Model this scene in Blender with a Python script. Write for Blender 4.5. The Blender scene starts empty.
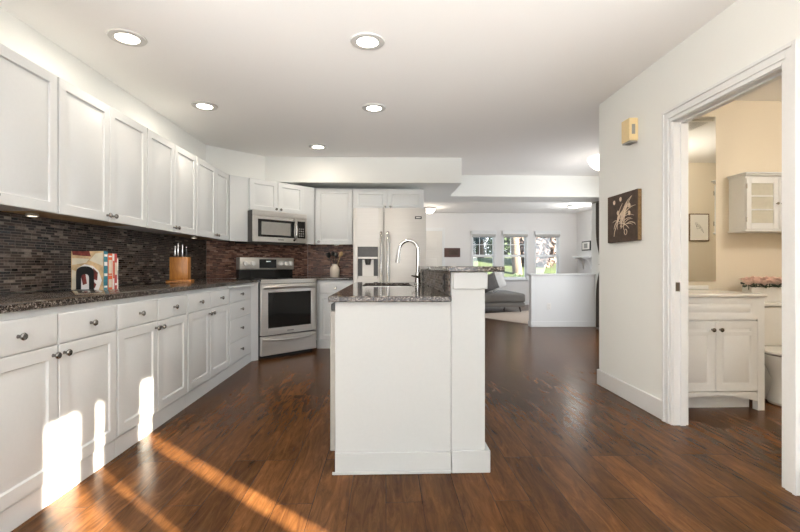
import bpy, bmesh, math, random
from mathutils import Vector, Matrix
random.seed(7)
PI = math.pi
S2 = math.sqrt(2)
scene = bpy.context.scene
COL = scene.collection

# ------------------------------------------------------------------ camera
cd = bpy.data.cameras.new('camera')
cd.sensor_width = 36.0
cd.lens = 450 / 800 * 36.0
cd.clip_start = 0.05
cd.clip_end = 300
cam = bpy.data.objects.new('camera', cd)
COL.objects.link(cam)
cam.location = (0, 0, 1.07)
cam.rotation_euler = (PI / 2, 0, -math.atan(14 / 450))
scene.camera = cam

# ------------------------------------------------------------------ view, world, sun, daylight
scene.view_settings.view_transform = 'Standard'
scene.view_settings.look = 'None'
scene.view_settings.gamma = 1
scene.view_settings.use_curve_mapping = False
scene.view_settings.exposure = 0.54
scene.cycles.max_bounces = 10
scene.cycles.diffuse_bounces = 6
scene.cycles.sample_clamp_indirect = 6

world = bpy.data.worlds.new('sky')
scene.world = world
world.use_nodes = True
wn = world.node_tree
bg = wn.nodes['Background']
tc = wn.nodes.new('ShaderNodeTexCoord')
sep = wn.nodes.new('ShaderNodeSeparateXYZ')
ramp = wn.nodes.new('ShaderNodeValToRGB')
wn.links.new(tc.outputs['Generated'], sep.inputs[0])
wn.links.new(sep.outputs['Z'], ramp.inputs[0])
ramp.color_ramp.elements[0].position = 0.0
ramp.color_ramp.elements[0].color = (0.95, 0.96, 1.0, 1)
ramp.color_ramp.elements[1].position = 0.6
ramp.color_ramp.elements[1].color = (0.55, 0.72, 1.0, 1)
wn.links.new(ramp.outputs[0], bg.inputs[0])
bg.inputs[1].default_value = 3.0


def light(name, kind, loc, energy, color=(1, 1, 1), rot=(0, 0, 0), size=None, size_y=None, parent=None, **kw):
    ld = bpy.data.lights.new(name, kind)
    ld.energy = energy
    ld.color = color
    if kind == 'AREA':
        if size_y:
            ld.shape = 'RECTANGLE'
            ld.size = size
            ld.size_y = size_y
        else:
            ld.shape = 'DISK'
            ld.size = size
    for k, v in kw.items():
        setattr(ld, k, v)
    o = bpy.data.objects.new(name, ld)
    COL.objects.link(o)
    o.location = loc
    o.rotation_euler = rot
    if parent:
        o.parent = parent
    return o


# low sun from behind right, through the patio door in the right wall
el = math.radians(19.5)
sdir = Vector((-0.753 * math.cos(el), 0.658 * math.cos(el), -math.sin(el)))
sun = light('sun', 'SUN', (6, -6, 5), 50.0, (1.0, 0.87, 0.68), angle=math.radians(0.7))
sun.rotation_euler = sdir.to_track_quat('-Z', 'Y').to_euler()
# area fill added at the unseen rear window, tilted up towards the ceiling
light('rear_window_fill', 'AREA', (-0.2, -2.96, 1.35), 36, (0.92, 0.98, 1.0), (PI / 2 + 1.1, 0, 0), 3.4, 1.9)
# added spot fill behind the camera, aimed up to brighten the ceiling
light('ceiling_fill_spot', 'SPOT', (0.1, -2.2, 0.7), 1250, (0.98, 0.99, 0.98), (PI - 0.91, 0, 0), spot_size=1.0, spot_blend=0.6, shadow_soft_size=0.15)
# daylight through the dining-side patio door and the living-room side window
light('daylight_dining_door', 'AREA', (3.60, 6.0, 1.15), 29, (0.93, 0.965, 1.0), (0, PI / 2 - 0.35, -0.35), 2.0, 1.6)
light('daylight_living_window', 'AREA', (5.26, 9.6, 1.4), 36, (0.92, 0.96, 1.0), (0, PI / 2 + 0.3, 0), 1.6, 1.8)


# ------------------------------------------------------------------ material helpers
def new_mat(name):
    m = bpy.data.materials.new(name)
    m.use_nodes = True
    nt = m.node_tree
    return m, nt, nt.nodes['Principled BSDF']


def N(nt, t, **kw):
    n = nt.nodes.new(t)
    for k, v in kw.items():
        if k in n.inputs.keys():
            n.inputs[k].default_value = v
        else:
            setattr(n, k, v)
    return n


def L(nt, a, b):
    nt.links.new(a, b)


def coords(nt, scale=(1, 1, 1), kind='Object'):
    t = N(nt, 'ShaderNodeTexCoord')
    mp = N(nt, 'ShaderNodeMapping')
    mp.inputs['Scale'].default_value = scale
    L(nt, t.outputs[kind], mp.inputs['Vector'])
    return mp.outputs[0]


def ramp_node(nt, fac, stops):
    r = N(nt, 'ShaderNodeValToRGB')
    el_ = r.color_ramp.elements
    while len(el_) < len(stops):
        el_.new(0.5)
    for e, (p, c) in zip(el_, stops):
        e.position = p
        e.color = (*c, 1)
    L(nt, fac, r.inputs[0])
    return r.outputs[0]


def plain(name, col, rough=0.5, metal=0.0, vary=0.04, scale=30, bump=0.0, stretch=(1, 1, 1), **kw):
    """a colour with a slight mottling of its own and, if asked, a fine relief"""
    m, nt, b = new_mat(name)
    v = coords(nt, stretch)
    n = N(nt, 'ShaderNodeTexNoise', Scale=scale, Detail=4.0)
    L(nt, v, n.inputs['Vector'])
    lo = tuple(c * (1 - vary) for c in col)
    hi = tuple(min(1, c * (1 + vary)) for c in col)
    L(nt, ramp_node(nt, n.outputs['Fac'], [(0.3, lo), (0.7, hi)]), b.inputs['Base Color'])
    b.inputs['Roughness'].default_value = rough
    b.inputs['Metallic'].default_value = metal
    if bump:
        bp = N(nt, 'ShaderNodeBump', Strength=bump, Distance=0.002)
        L(nt, n.outputs['Fac'], bp.inputs['Height'])
        L(nt, bp.outputs[0], b.inputs['Normal'])
    for k, val in kw.items():
        b.inputs[k].default_value = val
    return m


def glow(name, col, strength):
    m, nt, b = new_mat(name)
    b.inputs['Base Color'].default_value = (*col, 1)
    b.inputs['Emission Color'].default_value = (*col, 1)
    b.inputs['Emission Strength'].default_value = strength
    return m


def glass_mat(name, tint=(1, 1, 1), gloss=0.12):
    m, nt, b = new_mat(name)
    nt.nodes.remove(b)
    out = nt.nodes['Material Output']
    t = N(nt, 'ShaderNodeBsdfTransparent')
    t.inputs[0].default_value = (*tint, 1)
    g = N(nt, 'ShaderNodeBsdfGlossy')
    g.inputs['Roughness'].default_value = 0.02
    mx = N(nt, 'ShaderNodeMixShader')
    mx.inputs[0].default_value = gloss
    L(nt, t.outputs[0], mx.inputs[1])
    L(nt, g.outputs[0], mx.inputs[2])
    L(nt, mx.outputs[0], out.inputs[0])
    return m


def floor_mat():
    m, nt, b = new_mat('hardwood_planks')
    t = N(nt, 'ShaderNodeTexCoord')
    sp = N(nt, 'ShaderNodeSeparateXYZ')
    L(nt, t.outputs['Object'], sp.inputs[0])
    cb = N(nt, 'ShaderNodeCombineXYZ')
    L(nt, sp.outputs['Y'], cb.inputs['X'])
    L(nt, sp.outputs['X'], cb.inputs['Y'])
    br = N(nt, 'ShaderNodeTexBrick', offset=0.37, offset_frequency=3)
    br.inputs['Scale'].default_value = 1.0
    br.inputs['Brick Width'].default_value = 1.25
    br.inputs['Row Height'].default_value = 0.165
    br.inputs['Mortar Size'].default_value = 0.0016
    br.inputs['Mortar Smooth'].default_value = 0.3
    br.inputs['Color1'].default_value = (0, 0, 0, 1)
    br.inputs['Color2'].default_value = (1, 1, 1, 1)
    br.inputs['Mortar'].default_value = (0.5, 0.5, 0.5, 1)
    L(nt, cb.outputs[0], br.inputs['Vector'])
    # grain: noise stretched along the boards, shifted per board
    cb2 = N(nt, 'ShaderNodeCombineXYZ')
    mx_ = N(nt, 'ShaderNodeMath', operation='MULTIPLY')
    mx_.inputs[1].default_value = 26
    my_ = N(nt, 'ShaderNodeMath', operation='MULTIPLY')
    my_.inputs[1].default_value = 3.4
    mz_ = N(nt, 'ShaderNodeMath', operation='MULTIPLY')
    mz_.inputs[1].default_value = 9
    L(nt, sp.outputs['X'], mx_.inputs[0])
    L(nt, sp.outputs['Y'], my_.inputs[0])
    L(nt, br.outputs['Color'], mz_.inputs[0])
    L(nt, mx_.outputs[0], cb2.inputs['X'])
    L(nt, my_.outputs[0], cb2.inputs['Y'])
    L(nt, mz_.outputs[0], cb2.inputs['Z'])
    gr = N(nt, 'ShaderNodeTexNoise', Scale=1.0, Detail=9.0, Roughness=0.70, Distortion=1.4)
    L(nt, cb2.outputs[0], gr.inputs['Vector'])
    cb3 = N(nt, 'ShaderNodeMapping')
    cb3.inputs['Scale'].default_value = (7, 1.6, 1)
    L(nt, t.outputs['Object'], cb3.inputs['Vector'])
    g2 = N(nt, 'ShaderNodeTexNoise', Scale=1.0, Detail=3.0)
    L(nt, cb3.outputs[0], g2.inputs['Vector'])
    grc = ramp_node(nt, gr.outputs['Fac'], [(0.28, (0.040, 0.016, 0.006)), (0.5, (0.090, 0.038, 0.0125)), (0.74, (0.155, 0.070, 0.024))])
    tone = ramp_node(nt, br.outputs['Color'], [(0.0, (0.68, 0.66, 0.65)), (1.0, (1.2, 1.17, 1.14))])
    t2 = ramp_node(nt, g2.outputs['Fac'], [(0.3, (0.72, 0.70, 0.68)), (0.7, (1.15, 1.15, 1.15))])
    m1 = N(nt, 'ShaderNodeMixRGB', blend_type='MULTIPLY')
    m1.inputs[0].default_value = 1
    L(nt, grc, m1.inputs[1])
    L(nt, tone, m1.inputs[2])
    m2 = N(nt, 'ShaderNodeMixRGB', blend_type='MULTIPLY')
    m2.inputs[0].default_value = 1
    L(nt, m1.outputs[0], m2.inputs[1])
    L(nt, t2, m2.inputs[2])
    m3 = N(nt, 'ShaderNodeMixRGB')
    L(nt, br.outputs['Fac'], m3.inputs[0])
    L(nt, m2.outputs[0], m3.inputs[1])
    m3.inputs[2].default_value = (0.02, 0.01, 0.006, 1)
    L(nt, m3.outputs[0], b.inputs['Base Color'])
    rr = N(nt, 'ShaderNodeMapRange')
    b.inputs['Specular IOR Level'].default_value = 0.08
    rr.inputs['To Min'].default_value = 0.17
    rr.inputs['To Max'].default_value = 0.30
    L(nt, gr.outputs['Fac'], rr.inputs['Value'])
    L(nt, rr.outputs[0], b.inputs['Roughness'])
    bp = N(nt, 'ShaderNodeBump', Strength=0.10, Distance=0.001)
    ad = N(nt, 'ShaderNodeMath', operation='SUBTRACT')
    L(nt, gr.outputs['Fac'], ad.inputs[0])
    L(nt, br.outputs['Fac'], ad.inputs[1])
    L(nt, ad.outputs[0], bp.inputs['Height'])
    L(nt, bp.outputs[0], b.inputs['Normal'])
    return m


def granite_mat():
    m, nt, b = new_mat('speckled_granite')
    v = coords(nt)
    vo = N(nt, 'ShaderNodeTexVoronoi', Scale=240.0)
    L(nt, v, vo.inputs['Vector'])
    n1 = N(nt, 'ShaderNodeTexNoise', Scale=80.0, Detail=6.0)
    L(nt, v, n1.inputs['Vector'])
    sepc = N(nt, 'ShaderNodeSeparateColor')
    L(nt, vo.outputs['Color'], sepc.inputs[0])
    ad = N(nt, 'ShaderNodeMath', operation='MULTIPLY_ADD')
    L(nt, sepc.outputs[0], ad.inputs[0])
    ad.inputs[1].default_value = 0.5
    L(nt, n1.outputs['Fac'], ad.inputs[2])
    c = ramp_node(nt, ad.outputs[0], [(0.48, (0.010, 0.008, 0.007)), (0.76, (0.035, 0.027, 0.022)),
                                      (0.90, (0.11, 0.088, 0.072)), (1.0, (0.27, 0.245, 0.22))])
    L(nt, c, b.inputs['Base Color'])
    b.inputs['Roughness'].default_value = 0.09
    return m


def mosaic_mat(name, cols, rough=0.24):
    """thin stacked strips of stone and glass; local x along the wall, local z up"""
    m, nt, b = new_mat(name)
    t = N(nt, 'ShaderNodeTexCoord')
    sp = N(nt, 'ShaderNodeSeparateXYZ')
    L(nt, t.outputs['Object'], sp.inputs[0])
    cb = N(nt, 'ShaderNodeCombineXYZ')
    L(nt, sp.outputs['X'], cb.inputs['X'])
    L(nt, sp.outputs['Z'], cb.inputs['Y'])
    br = N(nt, 'ShaderNodeTexBrick', offset=0.43, offset_frequency=2, squash=0.62, squash_frequency=3)
    br.inputs['Scale'].default_value = 1.0
    br.inputs['Brick Width'].default_value = 0.078
    br.inputs['Row Height'].default_value = 0.0165
    br.inputs['Mortar Size'].default_value = 0.0016
    br.inputs['Color1'].default_value = (0, 0, 0, 1)
    br.inputs['Color2'].default_value = (1, 1, 1, 1)
    br.inputs['Mortar'].default_value = (0.5, 0.5, 0.5, 1)
    L(nt, cb.outputs[0], br.inputs['Vector'])
    n = N(nt, 'ShaderNodeTexNoise', Scale=60.0, Detail=4.0)
    L(nt, t.outputs['Object'], n.inputs['Vector'])
    ad = N(nt, 'ShaderNodeMath', operation='MULTIPLY_ADD')
    L(nt, n.outputs['Fac'], ad.inputs[0])
    ad.inputs[1].default_value = 0.3
    sb = N(nt, 'ShaderNodeMath', operation='MULTIPLY_ADD')
    L(nt, br.outputs['Color'], sb.inputs[0])
    sb.inputs[1].default_value = 0.9
    sb.inputs[2].default_value = -0.1
    L(nt, sb.outputs[0], ad.inputs[2])
    c = ramp_node(nt, ad.outputs[0], [(0.1, cols[0]), (0.45, cols[1]), (0.75, cols[2]), (0.98, cols[3])])
    mx = N(nt, 'ShaderNodeMixRGB')
    L(nt, br.outputs['Fac'], mx.inputs[0])
    L(nt, c, mx.inputs[1])
    mx.inputs[2].default_value = (*cols[4], 1)
    L(nt, mx.outputs[0], b.inputs['Base Color'])
    b.inputs['Specular IOR Level'].default_value = 0.3
    rr = N(nt, 'ShaderNodeMapRange')
    rr.inputs['To Min'].default_value = rough
    rr.inputs['To Max'].default_value = rough + 0.35
    L(nt, br.outputs['Color'], rr.inputs['Value'])
    L(nt, rr.outputs[0], b.inputs['Roughness'])
    hh = N(nt, 'ShaderNodeMath', operation='MULTIPLY_ADD')
    L(nt, br.outputs['Fac'], hh.inputs[0])
    hh.inputs[1].default_value = -1.0
    L(nt, br.outputs['Color'], hh.inputs[2])
    bp = N(nt, 'ShaderNodeBump', Strength=0.7, Distance=0.004)
    L(nt, hh.outputs[0], bp.inputs['Height'])
    L(nt, bp.outputs[0], b.inputs['Normal'])
    return m


def wood_mat(name, lo, hi, stretch=(4, 4, 40), rough=0.4):
    m, nt, b = new_mat(name)
    v = coords(nt, stretch)
    n = N(nt, 'ShaderNodeTexNoise', Scale=1.4, Detail=5.0, Distortion=1.2)
    L(nt, v, n.inputs['Vector'])
    L(nt, ramp_node(nt, n.outputs['Fac'], [(0.3, lo), (0.7, hi)]), b.inputs['Base Color'])
    b.inputs['Roughness'].default_value = rough
    return m


def steel_mat(name, col=(0.70, 0.68, 0.645), rough=0.28, stretch=(2, 2, 220), metal=0.8):
    m, nt, b = new_mat(name)
    v = coords(nt, stretch)
    n = N(nt, 'ShaderNodeTexNoise', Scale=1.0, Detail=3.0)
    L(nt, v, n.inputs['Vector'])
    L(nt, ramp_node(nt, n.outputs['Fac'], [(0.3, tuple(c * 0.95 for c in col)), (0.7, tuple(c * 1.04 for c in col))]), b.inputs['Base Color'])
    b.inputs['Metallic'].default_value = metal
    b.inputs['Roughness'].default_value = rough
    return m


M = {
    'wall': plain('warm_white_wall_paint', (0.85, 0.86, 0.835), 0.65, vary=0.01, scale=180, bump=0.05),
    'ceiling': plain('ceiling_paint', (0.88, 0.865, 0.845), 0.8, vary=0.01, scale=140, bump=0.08),
    'cool_wall': plain('living_room_wall_paint', (0.77, 0.76, 0.75), 0.65, vary=0.01, scale=180, bump=0.05),
    'bath_wall': plain('cream_bathroom_paint', (0.74, 0.66, 0.535), 0.6, vary=0.01, scale=180, bump=0.05),
    'trim': plain('white_trim_enamel', (0.77, 0.78, 0.78), 0.32, vary=0.01, scale=60),
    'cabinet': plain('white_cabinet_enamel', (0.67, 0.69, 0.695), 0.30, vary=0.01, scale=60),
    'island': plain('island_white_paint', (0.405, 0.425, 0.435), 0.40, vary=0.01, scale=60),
    'underside': wood_mat('pale_birch_underside', (0.40, 0.27, 0.13), (0.55, 0.39, 0.21)),
    'floor': floor_mat(),
    'granite': granite_mat(),
    'mosaic_dark': mosaic_mat('dark_strip_mosaic', [(0.006, 0.004, 0.003), (0.020, 0.013, 0.010), (0.062, 0.041, 0.032), (0.26, 0.22, 0.19), (0.15, 0.125, 0.105)]),
    'mosaic_lit': mosaic_mat('lit_strip_mosaic', [(0.04, 0.016, 0.011), (0.14, 0.058, 0.038), (0.27, 0.125, 0.082), (0.52, 0.34, 0.26), (0.28, 0.19, 0.15)]),  # same strip mosaic, its colours lightened and reddened for the light it reflects
    'steel': steel_mat('brushed_stainless'),
    'fridge_steel': steel_mat('bright_stainless', (0.60, 0.585, 0.56), 0.48, metal=0.45),
    'chrome': plain('polished_chrome', (0.50, 0.49, 0.47), 0.12, 1.0, vary=0.01),
    'ring': plain('satin_trim_ring', (0.56, 0.55, 0.53), 0.4, vary=0.01),
    'door_cream': plain('cream_door_enamel', (0.74, 0.715, 0.67), 0.4, vary=0.01),
    'knob': plain('brushed_pewter_knob', (0.27, 0.255, 0.24), 0.26, 1.0, vary=0.05),
    'black_glass': plain('black_glass', (0.010, 0.010, 0.010), 0.05, vary=0.02),
    'black': plain('black_enamel', (0.012, 0.012, 0.012), 0.35, vary=0.1),
    'dark_grey': plain('dark_grey_plastic', (0.06, 0.058, 0.055), 0.4, vary=0.1),
    'mid_grey': plain('grey_plastic', (0.28, 0.275, 0.26), 0.45, vary=0.05),
    'white_plastic': plain('white_plastic', (0.80, 0.79, 0.76), 0.4, vary=0.01),
    'cream_plastic': plain('aged_cream_plastic', (0.76, 0.60, 0.33), 0.5, vary=0.03),
    'mirror': plain('mirror_silver', (0.86, 0.87, 0.84), 0.015, 1.0, vary=0.0),
    'lamp': glow('warm_lamp_lens', (1.0, 0.93, 0.80), 9.0),
    'lamp_glass': glow('lit_opal_glass', (1.0, 0.95, 0.87), 2.0),
    'puck': glow('lit_puck_lens', (1.0, 0.90, 0.72), 3.0),
    'glass': glass_mat('window_glass', (0.97, 0.99, 0.99), 0.06),
    'cab_glass': plain('frosted_cabinet_glass', (0.52, 0.50, 0.42), 0.25, vary=0.05),
    'knife_wood': wood_mat('oiled_block_wood', (0.30, 0.105, 0.016), (0.50, 0.215, 0.040), (30, 30, 5), 0.35),
    'spoon_wood': wood_mat('spoon_wood', (0.55, 0.36, 0.17), (0.72, 0.52, 0.29)),
    'crock': plain('cream_stoneware', (0.76, 0.68, 0.58), 0.35, vary=0.03),
    'sofa': plain('grey_upholstery', (0.175, 0.165, 0.152), 0.9, vary=0.16, scale=160, bump=0.3),
    'pillow_grey': plain('charcoal_knit', (0.13, 0.125, 0.12), 0.95, vary=0.45, scale=70, bump=0.5),
    'pillow_white': plain('white_linen', (0.74, 0.73, 0.71), 0.95, vary=0.06, scale=90, bump=0.3),
    'rug': plain('oatmeal_rug', (0.52, 0.44, 0.37), 0.98, vary=0.12, scale=200, bump=0.6),
    'curtain': plain('taupe_curtain', (0.075, 0.062, 0.052), 0.9, vary=0.12, scale=120, bump=0.2),
    'canvas': plain('brown_canvas', (0.060, 0.036, 0.024), 0.7, vary=0.30, scale=26, bump=0.3),
    'gold': plain('gilded_edge', (0.17, 0.105, 0.045), 0.5, 0.4, vary=0.25, scale=60),
    'cream_paint': plain('cream_relief_paint', (0.66, 0.53, 0.40), 0.6, vary=0.15, scale=60),
    'plaque': wood_mat('dark_plaque_wood', (0.050, 0.020, 0.014), (0.11, 0.048, 0.032)),
    'shade': plain('grey_roller_shade', (0.50, 0.49, 0.47), 0.85, vary=0.04, scale=200),
    'paper': plain('white_paper', (0.82, 0.80, 0.75), 0.8, vary=0.02),
    'porcelain': plain('white_porcelain', (0.80, 0.785, 0.75), 0.10, vary=0.01),
    'rose': plain('pale_pink_petal', (0.88, 0.68, 0.60), 0.7, vary=0.12, scale=50),
    'leaf': plain('dark_rose_leaf', (0.022, 0.05, 0.018), 0.5, vary=0.3, scale=40),
    'grass': plain('sunlit_lawn', (0.030, 0.047, 0.008), 0.95, vary=0.35, scale=1.6, bump=0.0),
    'pavement': plain('pale_drive', (0.30, 0.29, 0.28), 0.9, vary=0.05, scale=2),
    'bark': plain('tan_bark', (0.10, 0.077, 0.06), 0.95, vary=0.3, scale=8, stretch=(1, 1, 0.2)),
    'green_leaf': plain('deep_green_foliage', (0.035, 0.062, 0.024), 0.8, vary=0.5, scale=3),
    'blue_leaf': plain('blue_green_foliage', (0.060, 0.095, 0.105), 0.8, vary=0.5, scale=3),
    'pink_leaf': plain('russet_pink_foliage', (0.10, 0.068, 0.06), 0.8, vary=0.4, scale=3),
    'porch': plain('blue_grey_siding', (0.22, 0.26, 0.32), 0.7, vary=0.05, scale=6),
    'teal': plain('teal_cloth_spine', (0.03, 0.20, 0.26), 0.5, vary=0.3, scale=60),
    'orange': plain('orange_spine', (0.62, 0.11, 0.03), 0.45, vary=0.15, scale=50),
    'red': plain('red_spine', (0.46, 0.05, 0.05), 0.45, vary=0.15, scale=50),
    'cover_tan': plain('cover_tan', (0.56, 0.40, 0.22), 0.35, vary=0.35, scale=22),
    'cover_pale': plain('cover_pale', (0.66, 0.61, 0.48), 0.35, vary=0.1, scale=22),
    'cover_white': plain('cover_white', (0.80, 0.78, 0.76), 0.35, vary=0.05, scale=22),
    'cover_dark': plain('cover_dark_red', (0.16, 0.03, 0.025), 0.35, vary=0.6, scale=40),
    'badge_ink': plain('badge_black', (0.02, 0.02, 0.022), 0.3, vary=0.0),
    'display': plain('clock_display', (0.01, 0.012, 0.012), 0.08, vary=0.0),
}


# ------------------------------------------------------------------ mesh builder
class MB:
    def __init__(self):
        self.bm = bmesh.new()
        self.mi = 0

    def _tag(self, faces):
        for f in faces:
            f.material_index = self.mi

    def face(self, pts):
        vs = [self.bm.verts.new(p) for p in pts]
        f = self.bm.faces.new(vs)
        f.material_index = self.mi
        return f

    def box(self, x0, x1, y0, y1, z0, z1, bev=0.0, seg=1):
        v = [self.bm.verts.new((x, y, z)) for x in (x0, x1) for y in (y0, y1) for z in (z0, z1)]
        idx = [(0, 1, 3, 2), (4, 6, 7, 5), (0, 4, 5, 1), (2, 3, 7, 6), (0, 2, 6, 4), (1, 5, 7, 3)]
        fs = [self.bm.faces.new([v[i] for i in q]) for q in idx]
        self._tag(fs)
        if bev > 0:
            es = list({e for f in fs for e in f.edges})
            r = bmesh.ops.bevel(self.bm, geom=es, offset=bev, segments=seg, affect='EDGES', profile=0.5)
            self._tag(r['faces'])
        return self

    def prism(self, poly, z0, z1, bev=0.0):
        lo = [self.bm.verts.new((x, y, z0)) for x, y in poly]
        hi = [self.bm.verts.new((x, y, z1)) for x, y in poly]
        n = len(poly)
        fs = [self.bm.faces.new(list(reversed(lo))), self.bm.faces.new(hi)]
        for i in range(n):
            j = (i + 1) % n
            fs.append(self.bm.faces.new((lo[i], lo[j], hi[j], hi[i])))
        self._tag(fs)
        if bev > 0:
            es = list({e for f in fs for e in f.edges})
            r = bmesh.ops.bevel(self.bm, geom=es, offset=bev, segments=2, affect='EDGES', profile=0.5)
            self._tag(r['faces'])
        return self

    def extrude_y(self, poly, y0, y1):
        """an outline in x, z pushed from y0 to y1"""
        a = [self.bm.verts.new((x, y0, z)) for x, z in poly]
        b = [self.bm.verts.new((x, y1, z)) for x, z in poly]
        n = len(poly)
        fs = [self.bm.faces.new(a), self.bm.faces.new(list(reversed(b)))]
        for i in range(n):
            j = (i + 1) % n
            fs.append(self.bm.faces.new((a[i], b[i], b[j], a[j])))
        self._tag(fs)
        return self

    def lathe(self, prof, origin=(0, 0, 0), axis=(0, 0, 1), n=24, sx=1.0, sy=1.0):
        ax = Vector(axis).normalized()
        u = ax.orthogonal().normalized()
        w = ax.cross(u)
        o = Vector(origin)
        rings = []
        for r, h in prof:
            if r < 1e-6:
                rings.append([self.bm.verts.new(o + ax * h)])
            else:
                rings.append([self.bm.verts.new(o + ax * h + u * (r * sx * math.cos(2 * PI * k / n)) + w * (r * sy * math.sin(2 * PI * k / n))) for k in range(n)])
        fs = []
        for a, b in zip(rings, rings[1:]):
            if len(a) == 1 and len(b) == 1:
                continue
            for k in range(n):
                j = (k + 1) % n
                if len(a) == 1:
                    fs.append(self.bm.faces.new((a[0], b[k], b[j])))
                elif len(b) == 1:
                    fs.append(self.bm.faces.new((a[k], b[0], a[j])))
                else:
                    fs.append(self.bm.faces.new((a[k], b[k], b[j], a[j])))
        if len(rings[0]) > 1:
            fs.append(self.bm.faces.new(rings[0]))
        if len(rings[-1]) > 1:
            fs.append(self.bm.faces.new(list(reversed(rings[-1]))))
        self._tag(fs)
        return self

    def cyl(self, p0, p1, r0, r1=None, n=16):
        p0, p1 = Vector(p0), Vector(p1)
        d = p1 - p0
        return self.lathe([(r0, 0), (r0 if r1 is None else r1, d.length)], p0, d, n)

    def tube(self, pts, r, n=10, flat=1.0):
        pts = [Vector(p) for p in pts]
        rs = r if isinstance(r, (list, tuple)) else [r] * len(pts)
        t0 = (pts[1] - pts[0]).normalized()
        u = t0.orthogonal().normalized()
        rings = []
        for i, p in enumerate(pts):
            if i == 0:
                t = t0
            elif i == len(pts) - 1:
                t = (pts[i] - pts[i - 1]).normalized()
            else:
                t = ((pts[i] - pts[i - 1]).normalized() + (pts[i + 1] - pts[i]).normalized()).normalized()
            u = (u - t * u.dot(t)).normalized()
            w = t.cross(u)
            rings.append([self.bm.verts.new(p + u * (rs[i] * math.cos(2 * PI * k / n)) + w * (rs[i] * flat * math.sin(2 * PI * k / n))) for k in range(n)])
        fs = []
        for a, b in zip(rings, rings[1:]):
            for k in range(n):
                j = (k + 1) % n
                fs.append(self.bm.faces.new((a[k], a[j], b[j], b[k])))
        fs.append(self.bm.faces.new(list(reversed(rings[0]))))
        fs.append(self.bm.faces.new(rings[-1]))
        self._tag(fs)
        return self

    def panel(self, x0, x1, z0, z1, yf, t, prof):
        """a board facing -y whose front steps through the rings in prof = [(inset, depth)]"""
        rings = [[(x0, yf + t, z0), (x1, yf + t, z0), (x1, yf + t, z1), (x0, yf + t, z1)]]
        for ins, dep in prof:
            rings.append([(x0 + ins, yf + dep, z0 + ins), (x1 - ins, yf + dep, z0 + ins), (x1 - ins, yf + dep, z1 - ins), (x0 + ins, yf + dep, z1 - ins)])
        R = [[self.bm.verts.new(p) for p in r] for r in rings]
        fs = [self.bm.faces.new(R[0]), self.bm.faces.new(list(reversed(R[-1])))]
        for a, b in zip(R, R[1:]):
            for k in range(4):
                j = (k + 1) % 4
                fs.append(self.bm.faces.new((a[k], b[k], b[j], a[j])))
        self._tag(fs)
        return self

    def build(self, name, mats, parent=None, loc=(0, 0, 0), rz=0.0, smooth=True, sub=0):
        bmesh.ops.recalc_face_normals(self.bm, faces=self.bm.faces[:])
        me = bpy.data.meshes.new(name)
        self.bm.to_mesh(me)
        self.bm.free()
        for m in (mats if isinstance(mats, (list, tuple)) else [mats]):
            me.materials.append(M[m] if isinstance(m, str) else m)
        if smooth:
            me.polygons.foreach_set('use_smooth', [True] * len(me.polygons))
            me.set_sharp_from_angle(angle=math.radians(38))
        o = bpy.data.objects.new(name, me)
        COL.objects.link(o)
        o.location = loc
        o.rotation_euler = (0, 0, rz)
        if parent:
            o.parent = parent
        if sub:
            md = o.modifiers.new('smooth', 'SUBSURF')
            md.levels = md.render_levels = sub
        return o


def tag(o, label=None, cat=None, group=None, kind=None):
    if label:
        o['label'] = label
    if cat:
        o['category'] = cat
    if group:
        o['group'] = group
    if kind:
        o['kind'] = kind
    return o


def thing(name, label, cat, loc=(0, 0, 0), rz=0.0, group=None):
    o = bpy.data.objects.new(name, None)
    o.empty_display_size = 0.1
    COL.objects.link(o)
    o.location = loc
    o.rotation_euler = (0, 0, rz)
    return tag(o, label, cat, group)


def struct(name, mb, mat, loc=(0, 0, 0), rz=0.0, label=None):
    return tag(mb.build(name, mat, None, loc, rz), label, None, None, 'structure')


def struct_empty(name, loc=(0, 0, 0), rz=0.0, label=None):
    o = bpy.data.objects.new(name, None)
    COL.objects.link(o)
    o.location = loc
    o.rotation_euler = (0, 0, rz)
    return tag(o, label, None, None, 'structure')


def wall_holes(axis, c0, c1, u0, u1, z0, z1, holes):
    """a wall slab between c0 and c1 across `axis`, running u0..u1, with openings (ua, ub, za, zb)"""
    mb = MB()
    us = sorted({u0, u1, *[h[0] for h in holes], *[h[1] for h in holes]})
    zs = sorted({z0, z1, *[h[2] for h in holes], *[h[3] for h in holes]})
    for ua, ub in zip(us, us[1:]):
        run = None
        for za, zb in list(zip(zs, zs[1:])) + [(None, None)]:
            solid = za is not None and not any(h[0] <= ua and ub <= h[1] and h[2] <= za and zb <= h[3] for h in holes)
            if solid:
                run = (run[0] if run else za, zb)
            elif run:
                if axis == 'x':
                    mb.box(c0, c1, ua, ub, *run)
                else:
                    mb.box(ua, ub, c0, c1, *run)
                run = None
    return mb


CZ = 2.53            # ceiling height
XL, XR = -2.17, 1.928
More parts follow.
